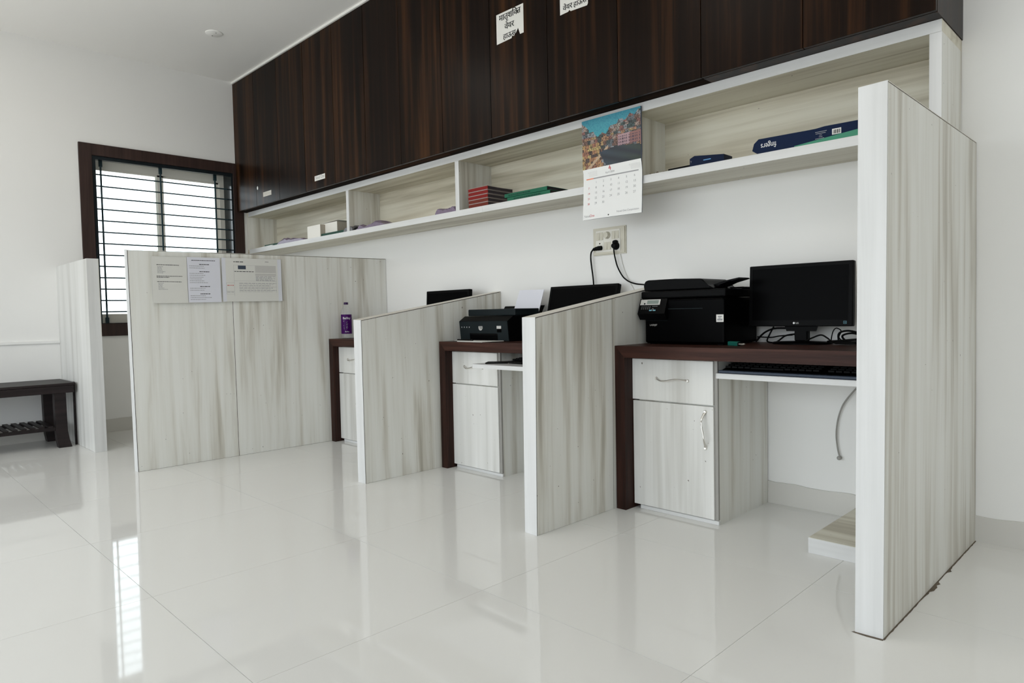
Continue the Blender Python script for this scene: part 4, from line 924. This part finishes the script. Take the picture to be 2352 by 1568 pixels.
# white cartons, dark green folder under the second
t = thing('carton', 'plain white carton at the front of the first shelf bay', 'carton', (-2.29, -0.255, SZ), 'white cartons on the shelf')
part('body', bx(-2.392, -2.186, -0.280, -0.225, SZ, SZ+0.100, 0.0015, 1), m_card, t)
part('side_flap', bx(-2.186, -2.1845, -0.278, -0.227, SZ+0.002, SZ+0.098), m_cardside, t)
t = thing('carton', 'white carton with an open lid and brown printed side, against the first divider', 'carton', (-2.0, -0.20, SZ+0.022), 'white cartons on the shelf')
part('body', bx(-2.205, -2.005, -0.235, -0.075, SZ+0.022, SZ+0.108, 0.0015, 1), m_card, t)
part('side_flap', bx(-2.005, -2.0035, -0.233, -0.077, SZ+0.024, SZ+0.106), m_cardside, t)
bm = BM(); hexa(bm, [(-2.215, -0.242, SZ+0.110), (-1.990, -0.242, SZ+0.116), (-1.985, -0.070, SZ+0.112), (-2.205, -0.070, SZ+0.110), (-2.215, -0.242, SZ+0.112), (-1.990, -0.242, SZ+0.118), (-1.985, -0.070, SZ+0.114), (-2.205, -0.070, SZ+0.112)]); part('lid', bm, m_card, t)
slab('folder', 'dark green folder lying under the open-lidded white carton', 'folder', -2.19, -1.84, -0.272, -0.06, SZ, SZ+0.0215, m_greend)
slab('folder', 'green folder at the window end of the shelf under the mauve bundle', 'folder', -3.20, -2.90, -0.270, -0.07, SZ, SZ+0.020, m_greend)
bm = BM(); hexa(bm, [(-3.38, -0.284, SZ+0.0002), (-3.02, -0.286, SZ+0.0002), (-3.02, -0.272, SZ+0.0002), (-3.40, -0.272, SZ+0.0002), (-3.38, -0.284, SZ+0.002), (-3.02, -0.286, SZ+0.008), (-3.02, -0.272, SZ+0.010), (-3.40, -0.272, SZ+0.002)])
single('paper_sheet', bm, m_paper, 'white sheet lying at the front edge at the window end of the shelf', 'paper')
def crumple(name, label, x0, x1, y0, y1, h, mat, seed, prof=None, cat='bag', z=SZ):
    """crumpled polythene: a creased low heap on a flat underside"""
    r = random.Random(seed); bm = BM(); nx, ny = 14, 6; g = []
    for j in range(ny+1):
        row = []
        for i in range(nx+1):
            u, v = i/nx, j/ny; e = min(1, 6*u+0.1, 6*(1-u)+0.1)*min(1, 5*v+0.75, 5*(1-v)+0.1)
            hh = h*(prof(u) if prof else 1)*(0.6+0.4*r.random())*e
            row.append(bm.verts.new((x0+(x1-x0)*u+r.uniform(-.004, .004), y0+(y1-y0)*v+r.uniform(-.004, .004)*(0 < j < ny), z+0.0006+max(0, hh))))
        g.append(row)
    for j in range(ny):
        for i in range(nx): bm.faces.new((g[j][i], g[j][i+1], g[j+1][i+1], g[j+1][i]))
    bot = [g[0][i] for i in range(nx+1)]+[g[j][nx] for j in range(1, ny+1)]+[g[ny][i] for i in range(nx-1, -1, -1)]+[g[j][0] for j in range(ny-1, 0, -1)]
    low = [bm.verts.new((p.co.x, p.co.y, z)) for p in bot]
    for k in range(len(bot)): bm.faces.new((bot[k], bot[(k+1) % len(bot)], low[(k+1) % len(low)], low[k]))
    bm.faces.new(low[::-1])
    return single(name, bm, mat, label, cat)
crumple('plastic_bag', 'mauve crumpled polythene bundle at the window end of the shelf', -2.93, -2.43, -0.283, -0.12, 0.058, m_purple, 3, lambda u: 1.1-0.8*u, z=SZ+0.0)
crumple('plastic_bag', 'grey crumpled polythene bag just past the white cartons', -1.832, -1.70, -0.285, -0.10, 0.046, m_greypoly, 5)
crumple('plastic_bag', 'mauve crumpled polythene lying past the first shelf divider', -1.66, -1.27, -0.283, -0.12, 0.036, m_purple, 8, lambda u: 0.35+abs(math.cos(u*5.2)))
crumple('plastic_bag', 'mauve polythene with upturned end, left of the second shelf divider', -0.72, -0.512, -0.283, -0.13, 0.055, m_purple, 9, lambda u: 0.6+0.6*(2*u-1)**2)
bm = BM(); lathe(bm, [(0.004, 0.0), (0.030, 0.003), (0.036, 0.010), (0.030, 0.018), (0.006, 0.021)], (0, 0, 0), 18); bmesh.ops.scale(bm, vec=(1.5, 0.7, 1), verts=bm.verts[:]); bmesh.ops.translate(bm, verts=bm.verts[:], vec=(-1.655, -0.262, SZ+0.002))
single('pouch', bm, m_cord, 'small black oval pouch between the grey and mauve polythene', 'pouch', smooth=True)
# right bay: navy boxes, long carton, green file
t = thing('small_carton', 'small navy carton with a light blue stripe, right of the calendar', 'carton', (1.19, -0.24, SZ))
bm = BM(); prism(bm, [(1.112, SZ), (1.278, SZ), (1.278, SZ+0.031), (1.135, SZ+0.047), (1.112, SZ+0.037)], 'y', -0.276, -0.20); part('body', bm, m_navy, t)
bm = BM(); quad(bm, (1.180, -0.2764, SZ+0.019), X, Z, 0, 0.036, 0, 0.004); part('stripe', bm, m_cyan, t)
bm = BM(); text(bm, 'Y', 0.012, (1.115, -0.2764, SZ+0.019), X, Z); part('mark', bm, m_inkg, t)
bm = BM(); hexa(bm, [(0.998, -0.274, SZ), (1.110, -0.270, SZ), (1.110, -0.20, SZ), (0.985, -0.20, SZ), (0.998, -0.274, SZ+0.0105), (1.110, -0.270, SZ+0.013), (1.110, -0.20, SZ+0.013), (0.985, -0.20, SZ+0.0105)])
single('flat_case', bm, m_black, 'thin black case lying left of the small navy carton', 'case')
t = thing('long_carton', 'long navy keyboard carton lettered upside down at the right end of the shelf', 'carton', (1.72, -0.22, SZ))
bm = BM(); prism(bm, [(1.404, SZ+0.020), (1.432, SZ), (2.02, SZ), (2.02, SZ+0.058), (1.70, SZ+0.063), (1.668, SZ+0.060), (1.640, SZ+0.060), (1.432, SZ+0.064), (1.412, SZ+0.048)], 'y', -0.270, -0.14); bd = part('body', bm, m_navy2, t)
bm = BM(); text(bm, 'fingers', 0.033, (1.508, -0.2706, SZ+0.042), -X, -Z, 'l', sx=0.066/(glyphs('fingers')[2]*0.033)); part('lettering', bm, m_white, t)
bm = BM(); quad(bm, (1.728, -0.2706, SZ+0.024), X, Z, 0, 0.034, 0, 0.022); bl = part('barcode_label', bm, m_sticker, t)
bm = BM()
for k in range(9): quad(bm, (1.728, -0.2710, SZ+0.024), X, Z, 0.004+k*0.003, 0.0052+k*0.003+0.0006*(k % 3), 0.003, 0.018)
part('bars', bm, m_ink, bl)
bm = BM()
for k, (a, b) in enumerate(((0.0, 0.044), (0.002, 0.040), (0.016, 0.026), (0.014, 0.028), (0.0, 0.034))): quad(bm, (1.664, -0.2706, SZ+0.012), X, Z, a, b, 0.032-k*0.0065, 0.034-k*0.0065)
part('small_print', bm, m_inkg, t)
bm = BM(); hexa(bm, [(1.588, -0.286, SZ), (2.02, -0.286, SZ), (2.02, -0.272, SZ), (1.588, -0.272, SZ), (1.588, -0.286, SZ+0.0045), (2.02, -0.286, SZ+0.040), (2.02, -0.272, SZ+0.040), (1.588, -0.272, SZ+0.0045)])
single('file_folder', bm, m_greenl, 'pale green file leaning in front of the long navy carton', 'folder')
bm = BM()
for k in range(9):
    x, y, s_ = random.uniform(0.895, 0.975), random.uniform(-0.275, -0.24), random.uniform(0.004, 0.009); lathe(bm, [(s_*0.6, 0.0), (s_, s_*0.5), (s_*0.5, s_*1.1)], (x, y, SZ+0.0003), 6)
setp(single('dust_crumbs', bm, m_dirt, 'little heap of brown crumbs on the shelf right of the calendar', 'debris'), kind='stuff')

# ================================================================== BENCH
t = thing('bench', 'dark wooden bench with slatted lower shelf against the left wall', 'bench', (-3.24, -2.55, 0))
BX0, BX1, BY0, BY1 = -3.485, -3.0, -3.30, -1.826
part('seat', bx(BX0, BX1-0.004, BY0, BY1, 0.448, 0.467, 0.003, 1), m_bench, t)
part('apron', bx(BX1-0.022, BX1, BY0+0.004, BY1-0.012, 0.397, 0.4475, 0.003, 1), m_bench, t)
part('apron', bx(BX0, BX0+0.02, BY0+0.004, BY1-0.012, 0.397, 0.4475), m_bench, t)
part('apron', bx(BX0+0.021, BX1-0.023, BY1-0.032, BY1-0.012, 0.397, 0.4475), m_bench, t)
def leg(x, y, flare):
    bm = BM(); q = [(0.448, 0.0, 0.034), (0.30, 0.0, 0.034), (0.12, 0.002, 0.034), (0.06, 0.008*flare, 0.036), (0.0, 0.020*flare, 0.038)]
    rings = [[bm.verts.new((x+dx-h if False else x+sx_*h, y+d*1.0+sy_*h*1.05, z)) for sx_, sy_ in ((-1, -1), (1, -1), (1, 1), (-1, 1))] for z, d, h in q for dx in (0,)]
    for a, b in zip(rings, rings[1:]):
        for k in range(4): bm.faces.new((a[k], a[(k+1) % 4], b[(k+1) % 4], b[k]))
    bm.faces.new(rings[0]); bm.faces.new(rings[-1][::-1]); return bm
for x in (BX1-0.060, BX0+0.040):
    for y, f in ((-1.920, 1), (BY0+0.09, -1)): part('leg', leg(x, y, f), m_bench, t)
part('shelf_rail', bx(BX1-0.052, BX1-0.036, BY0+0.05, -1.955, 0.128, 0.152), m_bench, t); part('shelf_rail', bx(BX0+0.03, BX0+0.046, BY0+0.05, -1.955, 0.128, 0.152), m_bench, t)
sl = None
for k in range(24):
    y = -1.985-k*0.052
    if sl is None: sl = part('slat', bx(-0.21, 0.21, -0.015, 0.015, 0, 0.010), m_bench, t, world=False); o = sl
    else: o = sl.copy(); COL.objects.link(o); o.parent = t
    o.location = (-3.245+3.24, y+2.55, 0.1525)
part('end_strip', bx(-3.105, -3.09, -1.8255, -1.8140, 0.0, 0.466), m_bench, t)
